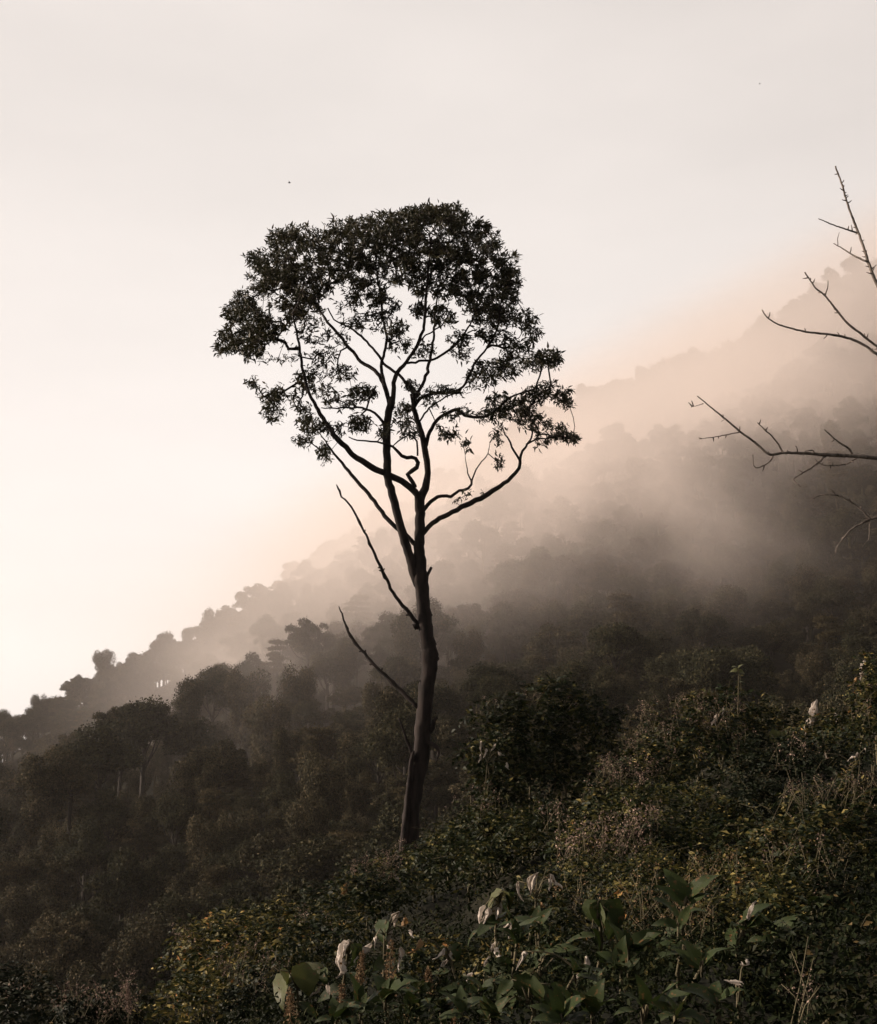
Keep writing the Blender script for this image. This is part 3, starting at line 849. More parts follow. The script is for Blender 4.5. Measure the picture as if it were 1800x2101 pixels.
def bandname(i):
    Y = spots[i][1]
    side = 'left' if ppx[i] < 860 else 'right'
    if i in ridge_ids:
        if Y > 700: return 'on the faint summit ridge', 0
        if Y > 400: return 'on the left skyline', 1
        return 'on the nearer left spur crest', 2
    b = int((Y - 76) / 12)
    names = ['in the valley bottom', 'just above the valley bottom', 'low on the slope', 'on the lower slope', 'above the lower slope', 'at the foot of the mountain', 'on the first rise', 'on the second rise', 'on the third rise', 'on the middle slope', 'on the high slope', 'on the upper slope', 'near the mist', 'under the mist', 'in the mist', 'high in the mist']
    return names[min(b, 15)] + ' ' + side + ' of the trunk', 10 + min(b, 15) * 2 + (side == 'right')
bands = {}
for i in pick:
    bn, key = bandname(i)
    bands.setdefault((bn, VAR[int(spots[i][6])][0]), []).append(i)
labels = {}
for (bn, kind), ids in bands.items():
    ids.sort(key=lambda q: ppx[q])
    for k, i in enumerate(ids):
        if len(ids) == 1: labels[i] = 'the only ' + LOOK[kind] + ' ' + bn
        else: labels[i] = ' '.join(((ORD[k] if k < 20 else 'later ' + ORD[k % 20]) + ' ' + LOOK[kind] + ' from the left ' + bn).split()).replace('left of the trunk', 'left of trunk')
PAL = [M['for_a'], M['for_b'], M['for_d'], M['for_a'], M['for_b']]
for i in pick:
    x, y, z, s, hf, rz, v = spots[i]
    kind, cm, tmm, jm = VAR[int(v)]
    gz = float(terrain(x, y))
    bz = min(gz, z - 1.2 * s)
    e = link('forest_tree', None, loc=(x, y, bz), label=labels[i], category='tree', group='trees of the mountain forest')
    c = link('crown', cm, e, loc=(0, 0, z - bz)); c.scale = (s, s * (.8 + .4 * ((i * 37) % 10) / 10), s * hf); c.rotation_euler.z = rz
    t = link('limbs', tmm, e, loc=(0, 0, z - bz)); t.scale = (s, s, s * hf); t.rotation_euler.z = rz
    t = link('trunk', BOLE, e, loc=(0, 0, z - bz)); t.scale = (s, s, z - bz + .4); t.rotation_euler.z = rz
rest = [i for i in range(len(spots)) if i not in pick_set]
# one object for the countless rest of the forest: points carrying instances
src = bpy.data.collections.new('forest_sources')
for k, v in enumerate(VAR):
    so = bpy.data.objects.new('forest_source_%02d' % k, v[3]); src.objects.link(so)
RSP = SPn[rest]
fm = bpy.data.meshes.new('forest')
fm.from_pydata([tuple(p) for p in RSP[:, :3]], [], [])
for nm, ty in (('rz', 'FLOAT'), ('vi', 'INT')):
    fm.attributes.new(nm, ty, 'POINT')
fm.attributes['rz'].data.foreach_set('value', RSP[:, 5].astype(np.float32))
fm.attributes['vi'].data.foreach_set('value', RSP[:, 6].astype(np.int32))
at = fm.attributes.new('sc', 'FLOAT_VECTOR', 'POINT')
at.data.foreach_set('vector', np.stack((RSP[:, 3], RSP[:, 3] * (.8 + .4 * RF.uniform(size=len(RSP))), RSP[:, 3] * RSP[:, 4]), -1).astype(np.float32).ravel())
forest = link('forest', fm, kind='stuff', label='mass of forest trees covering the misty mountain slopes')
ng = bpy.data.node_groups.new('forest_nodes', 'GeometryNodeTree')
ng.interface.new_socket('Geometry', in_out='INPUT', socket_type='NodeSocketGeometry')
ng.interface.new_socket('Geometry', in_out='OUTPUT', socket_type='NodeSocketGeometry')
gn, gl = ng.nodes, ng.links
gi, go = N(gn, 'NodeGroupInput'), N(gn, 'NodeGroupOutput')
ci = N(gn, 'GeometryNodeCollectionInfo'); ci.inputs['Collection'].default_value = src; ci.inputs['Separate Children'].default_value = True
ip = N(gn, 'GeometryNodeInstanceOnPoints'); ip.inputs['Pick Instance'].default_value = True
def attr(nm, ty):
    a_ = N(gn, 'GeometryNodeInputNamedAttribute', data_type=ty); a_.inputs['Name'].default_value = nm; return a_
a1, a2, a3 = attr('rz', 'FLOAT'), attr('vi', 'INT'), attr('sc', 'FLOAT_VECTOR')
cx = N(gn, 'ShaderNodeCombineXYZ')
gl.new(a1.outputs['Attribute'], cx.inputs['Z'])
gl.new(gi.outputs[0], ip.inputs['Points']); gl.new(ci.outputs[0], ip.inputs['Instance'])
gl.new(a2.outputs['Attribute'], ip.inputs['Instance Index']); gl.new(cx.outputs[0], ip.inputs['Rotation']); gl.new(a3.outputs['Attribute'], ip.inputs['Scale'])
gl.new(ip.outputs[0], go.inputs[0])
md = forest.modifiers.new('forest', 'NODES'); md.node_group = ng

# ------------------------------------------------------------------ near shrubs, traced mass by mass
def foliage_blobs(acc, sacc, blobs, rng, leaf=.10, dens=1.0, sprays=.25, tpl='rhomb', depth=.75, seeds=None):
    """blobs: (px,py,rx,ry,Y) in photo pixels; leaves on short drooping sprays through each volume"""
    leaf0 = leaf
    for (px, py, rx, ry, Y) in blobs:
        yh = hit(px, py, .1)
        if yh is not None and yh < Y and Y < 27: leaf = leaf0 * (yh / Y) ** .6; Y = yh
        else: leaf = leaf0
        s = mpp(Y); c = P(px, py, Y); ex, ez = rx * s * .80, ry * s * 1.28; ey = .5 * (ex + ez) * depth
        area = math.pi * (ex * ez + .5 * ex * ey) * 1.1
        k = max(12, int(area / (leaf * leaf) * 10.0 * dens * rng.uniform(.6, 1.1) / 7))
        d = unit(rng.normal(size=(k, 3)) + (-.1, -.2, .65))
        rr = 1 - .5 * rng.uniform(0, 1, k) ** 1.6
        lump = 1 + .32 * np.sin(d[:, 0] * 5 + px) * np.cos(d[:, 2] * 6 + py) + .12 * np.sin(d[:, 0] * 13 + d[:, 1] * 9 + py)
        st = c + d * (rr * lump)[:, None] * (ex, ey, ez)
        sd = unit(d * .8 + rng.normal(size=(k, 3)) * .7 + (0, 0, .05))
        SL = leaf * rng.uniform(1.1, 2.6, k) * np.where(rng.uniform(size=k) < sprays * .3, 1.9, 1)
        m_ = 7
        for q in range(m_):
            t = (q + .5) / m_
            pos = st + sd * (SL * t)[:, None] + np.array((0, 0, -1.0)) * (SL * t * t * .55)[:, None]
            sgn = 1 if q % 2 else -1
            side = unit(np.cross(sd, (0, 0, 1.0))) * sgn
            ld = unit(side + sd * .5 + rng.normal(size=(k, 3)) * .35 + (0, 0, -.35))
            nn_ = unit(np.array((0, 0, .35)) + d + rng.normal(size=(k, 3)) * .38)
            L = leaf * rng.uniform(.55, 1.35, k)
            put_leaves(acc, pos, ld, nn_, L, L * rng.uniform(.38, .6, k), tpl)
        # long shoots that break the outline
        ks = max(2, k // 22)
        pick_ = rng.permutation(k)[:ks]
        s0 = st[pick_]; du = unit(d[pick_] * .8 + np.stack((rng.normal(0, .5, ks), rng.normal(0, .4, ks), rng.uniform(.4, 1.2, ks)), -1)); SLs = leaf * rng.uniform(3.5, 8, ks)
        for q in range(11):
            t = (q + .5) / 11
            pos = s0 + du * (SLs * t)[:, None] + np.array((0, 0, -1.0)) * (SLs * t * t * .45)[:, None]
            side = unit(np.cross(du, (0, 0, 1.0))) * (1 if q % 2 else -1)
            ld = unit(side + du * .6 + rng.normal(size=(ks, 3)) * .3 + (0, 0, -.3))
            L = leaf * rng.uniform(.6, 1.2, ks) * (1.1 - .6 * t)
            put_leaves(acc, pos, ld, unit(rng.normal(size=(ks, 3)) * .5 + (0, 0, 1)), L, L * rng.uniform(.35, .5, ks), tpl)
        if sacc is not None:
            for j_ in range(ks):
                e_ = s0[j_] + du[j_] * SLs[j_] - np.array((0, 0, .45 * SLs[j_]))
                m2 = s0[j_] + du[j_] * SLs[j_] * .5 - np.array((0, 0, .11 * SLs[j_]))
                tube(sacc, np.array([s0[j_], m2, e_]), [leaf * .05, leaf * .035, leaf * .012], 4)
            for q in rng.permutation(k)[:max(3, k // 30)]:
                p0 = c + (st[q] - c) * .35; p1 = st[q]; p2 = st[q] + sd[q] * SL[q] * .6 + (0, 0, -.25 * SL[q])
                C = np.array([p0, p1, p2])
                tube(sacc, C, [leaf * .07, leaf * .05, leaf * .02], 4)
def seed_sprays(acc, sacc, blobs, rng, size=.03, n=10):
    """loose airy dry flower heads standing out of a shrub"""
    for (px, py, rx, ry, Y, k) in blobs:
        yh = hit(px, py, .25)
        if yh is not None and yh < Y and Y < 27: Y = yh
        s = mpp(Y)
        for _ in range(int(k * .55)):
            a_ = 1.5 * math.sqrt(rng.uniform()); b_ = rng.uniform(0, 6.28)
            c = P(px + rx * a_ * math.cos(b_), py + ry * a_ * math.sin(b_), Y - rng.uniform(-.3, .5))
            L = rng.uniform(.22, .5); t = unit(np.array((rng.normal(0, .5), rng.normal(0, .4), 1.0)))
            b0 = c - t * L * .6
            pts = np.array([b0, c, c + t * L * .4 + rng.normal(size=3) * .03])
            tube(sacc, pts, [.004, .003, .002], 3)
            m_ = n
            u_ = rng.uniform(0, 1, m_)
            pos = c + t * (u_ * L * .5)[:, None] + rng.normal(size=(m_, 3)) * size * 1.6 * (1.2 - u_)[:, None]
            put_leaves(acc, pos, rdir(m_, rng), rdir(m_, rng), rng.uniform(.5, 1.3, m_) * size, rng.uniform(.4, .9, m_) * size, 'rhomb')

def shrub(name, label, cat, blobs, matn, leaf, dens=1.0, seeds=None, seed=0, sprays=.3, group=None, depth=1.0, seedmat='seed', ssize=.03):
    rng = np.random.default_rng(seed)
    fixed = []
    for b in blobs:          # nothing may root below the slope
        yh = hit(b[0], b[1], .1)
        fixed.append((b[0], b[1], b[2], b[3], min(b[4], yh) if yh is not None and b[4] < 27 else b[4]))
    blobs = fixed
    bx, by, bz = np.mean([P(b[0], b[1], b[4]) for b in blobs], axis=0)
    lowest = min(blobs, key=lambda b: P(b[0], b[1] + b[3], b[4])[2])
    c = P(lowest[0], lowest[1], lowest[4])
    base = np.array((c[0], c[1], float(terrain(c[0], c[1]))))
    e = link(name, None, loc=base, label=label, category=cat, group=group)
    a, s = Acc(), Acc()
    foliage_blobs(a, s, blobs, rng, leaf, dens, sprays, 'rhomb', depth)
    for b in blobs:
        p = P(b[0], b[1], b[4]); ms = mpp(b[4])
        g = base + (np.array((p[0], p[1], float(terrain(p[0], p[1])))) - base) * .8
        g[2] = float(terrain(g[0], g[1])) - .05
        mid = (g + p) / 2 + rng.normal(size=3) * .08
        C, R = catmull([g, mid, g * .3 + p * .7], [.03, .022, .010], .25)
        tube(s, C, R, 5, .05, rng)
    link('foliage', a.mesh('foliage', M[matn], base), e, kind='stuff')
    if seeds:
        a2 = Acc(); seed_sprays(a2, s, seeds, rng, ssize, 12)
        link('seed_heads', a2.mesh('seed_heads', M[seedmat], base), e, kind='stuff')
    link('stems', s.mesh('stems', M['stem'], base), e, kind='stuff')
    return e

shrub('vine_covered_tree', 'small tree smothered in glossy vines on the near slope right of the tall trunk', 'tree',
      [(1140, 1430, 40, 30, 30), (1180, 1445, 45, 26, 30), (1095, 1465, 70, 35, 30), (1035, 1478, 45, 26, 29.7), (985, 1465, 26, 12, 29.5), (1215, 1470, 60, 24, 30.3), (1265, 1488, 36, 14, 30.3),
       (1010, 1515, 45, 40, 29.5), (1080, 1530, 80, 60, 30), (1180, 1530, 85, 50, 30.5), (1260, 1545, 40, 30, 31), (960, 1545, 30, 14, 29.3), (1000, 1570, 40, 40, 29.3), (1060, 1600, 80, 60, 29.5),
       (1160, 1610, 90, 60, 30.3), (990, 1620, 30, 40, 29), (1040, 1660, 70, 50, 29)], 'fg_leaf', .135, .85, seeds=[(1090, 1440, 60, 14, 29.3, 14)], seed=31, sprays=.8)
shrub('flowering_shrub', 'sprawling shrub frosted with pinkish dry flower heads below the right hilltop', 'shrub',
      [(1500, 1450, 70, 28, 25), (1430, 1478, 60, 32, 24.5), (1560, 1478, 60, 28, 25.5), (1620, 1495, 50, 26, 25.5), (1380, 1515, 55, 40, 23.5), (1450, 1535, 80, 50, 24), (1540, 1530, 70, 44, 25), (1330, 1570, 60, 45, 22),
       (1400, 1600, 80, 50, 22), (1290, 1620, 60, 40, 21), (1240, 1650, 60, 36, 20)], 'fg_leaf', .105, .85,
      seeds=[(1400, 1480, 70, 26, 23.5, 60), (1455, 1450, 50, 20, 24, 26), (1350, 1530, 40, 30, 22.5, 50), (1285, 1590, 40, 30, 20.5, 60), (1250, 1610, 36, 24, 20, 30), (1470, 1500, 60, 40, 23.6, 40), (1345, 1560, 30, 30, 21.5, 20)], seed=32, sprays=.6)
shrub('flowering_shrub', 'low mound with a pale pinkish band of seed heads in mid slope', 'shrub',
      [(1330, 1680, 90, 45, 18), (1430, 1670, 80, 45, 18.5), (1250, 1720, 80, 45, 16.5), (1350, 1740, 100, 50, 16.5), (1190, 1760, 70, 40, 15.5), (1450, 1740, 70, 40, 17), (1500, 1690, 40, 40, 18)], 'fg_yellow', .075, .85,
      seeds=[(1260, 1730, 50, 26, 15.6, 70), (1310, 1700, 46, 24, 16.2, 60), (1190, 1745, 34, 20, 14.8, 40), (1345, 1690, 30, 18, 16.8, 26), (1170, 1680, 50, 16, 17, 20)], seed=33, sprays=.5)
shrub('leafy_shrub', 'yellow-green bush at the very foot of the tall trunk', 'shrub',
      [(860, 1765, 50, 26, 33), (920, 1745, 60, 36, 31), (980, 1715, 60, 40, 29), (1000, 1680, 40, 34, 28.5), (940, 1700, 26, 14, 29), (900, 1790, 80, 30, 28), (1000, 1770, 80, 40, 25), (1080, 1740, 70, 44, 25), (1130, 1700, 60, 34, 26), (1060, 1700, 60, 30, 27)], 'fg_yellow', .11, .85,
      seeds=[(960, 1650, 40, 26, 28.4, 20), (815, 1755, 30, 22, 33, 46), (1000, 1640, 20, 20, 28, 16)], seed=34, sprays=.8)
shrub('leafy_shrub', 'dark shrub with one rusty leaf spray just left below the tall trunk', 'shrub',
      [(790, 1795, 60, 24, 29), (740, 1810, 50, 24, 28), (700, 1832, 50, 24, 27), (650, 1855, 40, 20, 27), (760, 1840, 60, 30, 26), (830, 1825, 60, 26, 26), (690, 1870, 50, 26, 25)], 'fg_leaf', .115, .85,
      seeds=[(780, 1785, 40, 16, 28, 60), (755, 1800, 30, 14, 27.5, 24)], seed=35, sprays=.8)
shrub('leafy_shrub', 'round-topped bush catching yellow light at the left end of the near slope', 'shrub',
      [(560, 1885, 50, 26, 23), (500, 1898, 60, 24, 22.5), (430, 1915, 50, 24, 22), (385, 1925, 30, 20, 21.5), (610, 1900, 50, 24, 23), (480, 1940, 70, 34, 21), (560, 1935, 70, 34, 21.5), (395, 1965, 36, 40, 21), (340, 1987, 26, 12, 20.5),
       (400, 2010, 40, 30, 20), (460, 2000, 60, 40, 19.5), (370, 2050, 50, 34, 19), (440, 2070, 70, 40, 18), (540, 2000, 70, 40, 19), (330, 2100, 60, 34, 17)], 'fg_yellow', .092, .8, seed=36, sprays=.8,
      seeds=[(500, 1980, 40, 26, 18.8, 36), (430, 1925, 40, 10, 21.4, 14), (385, 1930, 20, 12, 21, 12)])
shrub('leafy_shrub', 'tangled shrub between the round bush and the tall trunk', 'shrub',
      [(640, 1885, 50, 26, 24), (690, 1900, 50, 30, 22), (640, 1930, 60, 34, 20), (720, 1930, 50, 30, 19), (600, 1960, 60, 36, 18)], 'fg_leaf', .09, .85, seed=37, seeds=[(640, 1900, 40, 20, 21, 16)])
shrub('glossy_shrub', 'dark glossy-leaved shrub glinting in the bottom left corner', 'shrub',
      [(30, 2020, 50, 20, 17), (0, 2050, 50, 40, 17), (70, 2040, 40, 24, 16.5), (90, 2075, 70, 34, 16), (180, 2085, 70, 30, 15.5), (260, 2090, 50, 24, 15.5), (20, 2090, 60, 36, 15)], 'fg_glossy_shade', .085, .9, seed=38,
      seeds=[(150, 2060, 30, 20, 15.5, 22), (211, 2060, 26, 20, 15.4, 26), (262, 2050, 8, 26, 15.4, 22), (235, 2075, 34, 12, 15.3, 16), (20, 2050, 20, 16, 16, 8)], sprays=.2)
shrub('leafy_shrub', 'dark vine-hung shrub at the right edge below the pale hanging leaf', 'shrub',
      [(1790, 1385, 30, 30, 21), (1775, 1430, 32, 34, 21), (1800, 1470, 40, 40, 21), (1770, 1500, 40, 30, 20.5), (1810, 1420, 30, 50, 21.5), (1720, 1490, 40, 22, 22), (1670, 1505, 50, 26, 23), (1740, 1540, 70, 36, 20)], 'fg_leaf', .085, .85,
      seeds=[(1770, 1440, 14, 34, 20.4, 16)], seed=39)
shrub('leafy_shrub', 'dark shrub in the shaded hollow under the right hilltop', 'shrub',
      [(1620, 1570, 80, 44, 20), (1700, 1590, 80, 50, 19), (1550, 1600, 60, 50, 20), (1600, 1660, 90, 50, 17), (1770, 1620, 60, 50, 17), (1520, 1660, 50, 40, 19)], 'fg_glossy_shade', .075, .8,
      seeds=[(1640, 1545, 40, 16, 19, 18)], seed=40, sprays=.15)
shrub('flowering_shrub', 'shrub with thin upright seed spikes at the right edge mid slope', 'shrub',
      [(1680, 1665, 70, 36, 14), (1760, 1650, 60, 40, 14), (1630, 1690, 50, 30, 14), (1720, 1710, 80, 44, 13), (1790, 1720, 50, 50, 13), (1600, 1740, 70, 36, 13), (1520, 1760, 60, 26, 13), (1690, 1770, 80, 44, 12)], 'fg_leaf', .07, .8,
      seeds=[(1660, 1630, 50, 16, 13.6, 34), (1760, 1620, 44, 16, 13.6, 30), (1720, 1660, 70, 30, 13.2, 30), (1640, 1790, 60, 40, 11.5, 40)], seed=41, ssize=.018)
shrub('leafy_shrub', 'bush with drooping narrow leaves left of the seed-spike shrub', 'shrub',
      [(1570, 1730, 50, 24, 14), (1530, 1745, 50, 20, 14), (1480, 1765, 60, 20, 13.5), (1600, 1760, 60, 34, 13)], 'fg_yellow', .10, .7, seed=42, sprays=1.0)
shrub('weedy_shrub', 'brownish tangle of weeds behind the broad-leaved plants', 'shrub',
      [(1330, 1820, 110, 50, 12.5), (1220, 1800, 80, 40, 13.5), (1450, 1830, 90, 50, 12), (1560, 1840, 90, 50, 11.5), (1350, 1890, 110, 50, 11), (1480, 1910, 100, 50, 10.5), (1620, 1880, 90, 60, 10.5)], 'fg_yellow', .055, .7,
      seeds=[(1470, 1800, 50, 24, 11.8, 50), (1330, 1860, 60, 40, 10.8, 50), (1410, 1880, 40, 30, 10.2, 40), (1150, 1850, 40, 30, 12, 20)], seed=43, ssize=.02, seedmat='spike')
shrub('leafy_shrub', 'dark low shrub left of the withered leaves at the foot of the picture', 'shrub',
      [(560, 2040, 60, 36, 14), (640, 2060, 60, 40, 13), (500, 2080, 60, 40, 14), (600, 2100, 70, 40, 12)], 'fg_glossy_shade', .06, .8, seed=44, seeds=[(540, 2000, 40, 30, 14, 26)], ssize=.02)
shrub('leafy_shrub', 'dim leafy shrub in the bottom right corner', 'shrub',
      [(1720, 1870, 90, 60, 10.5), (1780, 1950, 70, 60, 9.5), (1680, 1960, 90, 50, 9.3), (1600, 2010, 90, 50, 8.8), (1720, 2060, 90, 50, 8.4)], 'fg_glossy_shade', .055, .75, seed=45, seeds=[(1640, 2060, 16, 30, 8.2, 14)], ssize=.012)  # corner shade painted in through the darker leaf colour
shrub('leafy_shrub', 'tangled creeper shrub right of the middle withered leaves', 'shrub',
      [(1120, 1830, 60, 36, 13), (1060, 1870, 60, 30, 12.4), (1160, 1900, 70, 40, 11), (900, 1960, 60, 26, 11.5), (960, 1975, 60, 30, 11), (860, 1990, 60, 30, 11), (1040, 1990, 70, 36, 10.3)], 'fg_leaf', .062, .75, seed=46)

# ground cover between the shrubs
def undergrowth():
    rng = np.random.default_rng(77)
    acc = Acc()
    for n_, y0, y1, l0, l1, tp in ((34000, 12, 46, .045, .10, 'rhomb'), (60000, 3.2, 14, .022, .055, 'lance')):
        Y = np.sqrt(rng.uniform(y0 ** 2, y1 ** 2, n_))
        u = rng.uniform(-.62, .80, n_)
        x = Y * u; z = terrain(x, Y)
        clump = np.sin(x * 2.1 + 1) * np.sin(Y * 1.7) + .6 * np.sin(x * 4.7 - Y * 3.1)
        hgt_ = rng.uniform(0, 1, n_) ** 1.6 * (.22 + .22 * np.clip(clump, 0, 1.5))
        pos0 = np.stack((x, Y, z + hgt_), -1)
        keep = rng.uniform(size=n_) < .55 + .45 * np.clip(clump + .3, 0, 1)
        pos0 = pos0[keep]; k_ = len(pos0); Yk = Y[keep]
        for q in range(4):
            pos = pos0 + rng.normal(size=(k_, 3)) * (.10 if y0 > 10 else .045)
            d = unit(rng.normal(size=(k_, 3)) + (0, 0, .1)); nn_ = unit(rng.normal(size=(k_, 3)) * .5 + (0, 0, 1))
            L = rng.uniform(l0, l1, k_) * (.6 + Yk / 40 if y0 > 10 else 1)
            put_leaves(acc, pos, d, nn_, L, L * rng.uniform(.3, .55, k_), tp)
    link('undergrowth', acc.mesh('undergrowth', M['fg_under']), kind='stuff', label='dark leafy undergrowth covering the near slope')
undergrowth()

# ------------------------------------------------------------------ broad-leaved plants and withered leaves
def blade(name, material, wide=.42, bend=.5, crumple=0.0, seed=0, rows=9, cols=6, heart=0.0, fold=.18):
    """a leaf blade of unit length along +Y, up +Z, base at origin"""
    r = np.random.default_rng(seed)
    V = []
    for i in range(rows + 1):
        t = i / rows
        w_ = wide * (math.sin(math.pi * min(1, t ** .72)) ** .85) * (1 - .25 * t) + (heart * .3 * (1 - t) ** 3)
        if i == rows: w_ = .004
        if i == 0: w_ = .02 + heart * .12
        for j in range(cols + 1):
            s = (j / cols - .5) * 2
            x = s * w_
            a = bend * t
            y = (math.sin(a) / max(bend, .01)) if bend else t
            z = -(1 - math.cos(a)) / max(bend, .01)
            z += abs(s) * fold * w_ - .03 * math.cos(s * 3) * math.sin(t * 22) * w_ * 2
            z += math.sin(t * 9 + seed) * .02 * s
            if crumple:
                x *= 1 - crumple * .55 * (1 + .5 * math.sin(t * 7 + seed))
                z += crumple * .20 * math.sin(s * 4.2 + t * 6 + seed) * w_ / max(wide, .01) + crumple * r.normal(0, .02)
                y += crumple * .05 * math.sin(s * 5 + seed)
            if crumple:
                x += .22 * math.sin(t * (2.2 + .5 * (seed % 4)) + seed) * t
                tw = 1.6 * t * (1 if seed % 2 else -1); x, z = x * math.cos(tw) - z * math.sin(tw) * .5, z + x * math.sin(tw)
            V.append((x, y, z))
    V = np.array(V); c = cols + 1
    i = np.arange(rows)[:, None] * c; j = np.arange(cols)[None]
    Q = np.stack((i + j, i + j + 1, i + c + j + 1, i + c + j), -1).reshape(-1, 4)
    return new_mesh(name, V, [Q], material, True)
BL = {
    'broad': [blade('leaf', M['broad'], .26, .5 + .3 * k, 0, 300 + k) for k in range(4)],
    'droop': [blade('leaf', M['broad'], .36, 1.5 + .3 * k, 0, 310 + k, heart=.6) for k in range(3)],
    'olive': [blade('leaf', M['olive'], .40, .9 + .3 * k, 0, 320 + k, heart=.6) for k in range(3)],
    'pale': [blade('withered_leaf', M['pale'], .16 + .03 * k, .35 + .2 * k, .7, 330 + k, rows=14, cols=10) for k in range(5)],
    'brown': [blade('withered_leaf', M['brownleaf'], .34, 1.2, .9, 340 + k, rows=12, cols=8) for k in range(2)],
    'narrow': [blade('leaf', M['broad'], .12, .9 + .3 * k, 0, 350 + k) for k in range(3)],
}
def place_leaf(par, base, kind, tip_from, tip_to, size, roll, rng, name=None):
    """leaf object from point tip_from towards tip_to (world), rolled about its axis"""
    me = BL[kind][int(rng.integers(len(BL[kind])))]
    o = link(name or me.name.split('.')[0], me, par)
    d = Vector([float(q) for q in (tip_to - tip_from)]).normalized()
    up = Vector((0, -0.35, 1)).normalized()
    x = d.cross(up)
    if x.length < .1: x = Vector((1, 0, 0))
    x.normalize(); z = x.cross(d)
    Mx = Matrix((x, d, z)).transposed().to_4x4()
    Mx = Mx @ Matrix.Rotation(roll, 4, 'Y')
    o.matrix_local = Matrix.Translation(Vector([float(q) for q in (tip_from - base)])) @ Mx @ Matrix.Diagonal((size, size, size, 1))
    return o

def leafy_plant(name, label, cat, root, leaves, seed, group=None):
    """root (px,py of where leaves gather), leaves: (kind, px0,py0, px1,py1[, roll]) from base to tip in photo pixels; Y from the ground"""
    rng = np.random.default_rng(seed)
    px, py, Y = root
    yh = hit(px, py, .22)
    if yh is not None and yh < Y: Y = yh
    top = P(px, py, Y)
    gx, gy = top[0] + rng.normal(0, .05), top[1] + .1
    base = np.array((gx, gy, float(terrain(gx, gy))))
    if base[2] > top[2] - .15: base[2] = top[2] - .15
    e = link(name, None, loc=base, label=label, category=cat, group=group)
    s = Acc()
    C, R = catmull([base - (0, 0, .05), (base + top) / 2 + rng.normal(size=3) * .03, top], [.016, .012, .008], .08)
    tube(s, C, R, 6, .04, rng)
    for lf in leaves:
        kind, x0, y0, x1, y1 = lf[:5]
        roll = lf[5] if len(lf) > 5 else rng.normal(0, .35)
        dz = rng.uniform(-.06, .06)
        A = P(x0, y0, Y + dz); B = P(x1, y1, Y + dz - rng.uniform(-.04, .10))
        size = np.linalg.norm(B - A) * (1.15 if kind in ('broad', 'narrow') else 1.3)
        # petiole
        m_ = (top + A) / 2 + np.array((0, 0, .03))
        if np.linalg.norm(top - A) > .01:
            C, R = catmull([top - (0, 0, .05), m_, A], [.007, .005, .004], .05)
            tube(s, C, R, 5, 0, rng)
        place_leaf(e, base, kind, A, B, size, roll, rng)
    tall = top[2] - base[2]
    if tall > .35:
        m_ = int(min(7, tall / .14))
        for q in range(m_):
            t = .25 + .65 * q / m_; A = base + (top - base) * t; an = q * 2.4 + seed
            B = A + np.array((math.cos(an), math.sin(an) - .4, rng.uniform(-.4, .25))) * rng.uniform(.13, .22) * (Y / 9) ** .3
            place_leaf(e, base, 'broad' if Y < 12 else 'narrow', A, B, float(np.linalg.norm(B - A)) * 1.1, rng.normal(0, .4), rng)
    link('stem', s.mesh('stem', M['stem'], base, True), e)
    return e

G1 = 'broad-leaved plants along the foot of the picture'
leafy_plant('broad_leaved_plant', 'upright broad-leaved plant, highest of the green rosettes on the right', 'plant', (1405, 1850, 9.6),
            [('broad', 1410, 1850, 1376, 1780), ('broad', 1414, 1845, 1450, 1772), ('broad', 1412, 1852, 1428, 1792), ('broad', 1405, 1858, 1362, 1812), ('broad', 1418, 1858, 1440, 1820)], 501, G1)
leafy_plant('broad_leaved_plant', 'rosette just below the highest right-hand green rosette', 'plant', (1392, 1890, 9.2),
            [('broad', 1392, 1885, 1368, 1828), ('broad', 1398, 1885, 1425, 1840), ('broad', 1390, 1900, 1352, 1880), ('broad', 1396, 1898, 1412, 1860)], 502, G1)
leafy_plant('broad_leaved_plant', 'green rosette holding one pale upright withered leaf', 'plant', (1525, 1905, 9.0),
            [('broad', 1528, 1905, 1548, 1832), ('broad', 1535, 1902, 1566, 1868), ('broad', 1520, 1908, 1514, 1872), ('pale', 1535, 1888, 1536, 1852), ('broad', 1505, 1900, 1492, 1955, .5), ('broad', 1515, 1900, 1560, 1846)], 503, G1)
leafy_plant('broad_leaved_plant', 'plant with one large leaf held flat to the left below the rosettes', 'plant', (1400, 1950, 8.8),
            [('broad', 1408, 1950, 1358, 1918), ('broad', 1402, 1955, 1350, 1945), ('broad', 1410, 1955, 1440, 1930), ('broad', 1405, 1950, 1425, 1975)], 504, G1)
leafy_plant('broad_leaved_plant', 'small rosette nearest the right edge', 'plant', (1668, 1862, 9.6),
            [('broad', 1665, 1860, 1642, 1830), ('broad', 1668, 1860, 1672, 1815), ('broad', 1672, 1862, 1695, 1828), ('broad', 1670, 1865, 1650, 1850)], 505, G1)
leafy_plant('broad_leaved_plant', 'broad-leaved rosette at the bottom right of centre', 'plant', (1320, 2080, 8.2),
            [('broad', 1320, 2075, 1302, 2020), ('broad', 1325, 2070, 1322, 2010), ('broad', 1335, 2072, 1372, 2005), ('broad', 1340, 2070, 1400, 2025), ('broad', 1310, 2080, 1275, 2050), ('broad', 1345, 2085, 1420, 2090)], 506, G1)
leafy_plant('drooping_leaved_plant', 'plant with large dark leaves drooping over like umbrellas right of centre', 'plant', (1225, 1868, 9.0),
            [('droop', 1228, 1850, 1200, 1915), ('droop', 1232, 1846, 1246, 1900), ('droop', 1240, 1850, 1272, 1905), ('droop', 1250, 1870, 1290, 1935), ('olive', 1230, 1848, 1236, 1878), ('broad', 1215, 1905, 1260, 1955), ('broad', 1240, 1910, 1270, 1950)], 507)
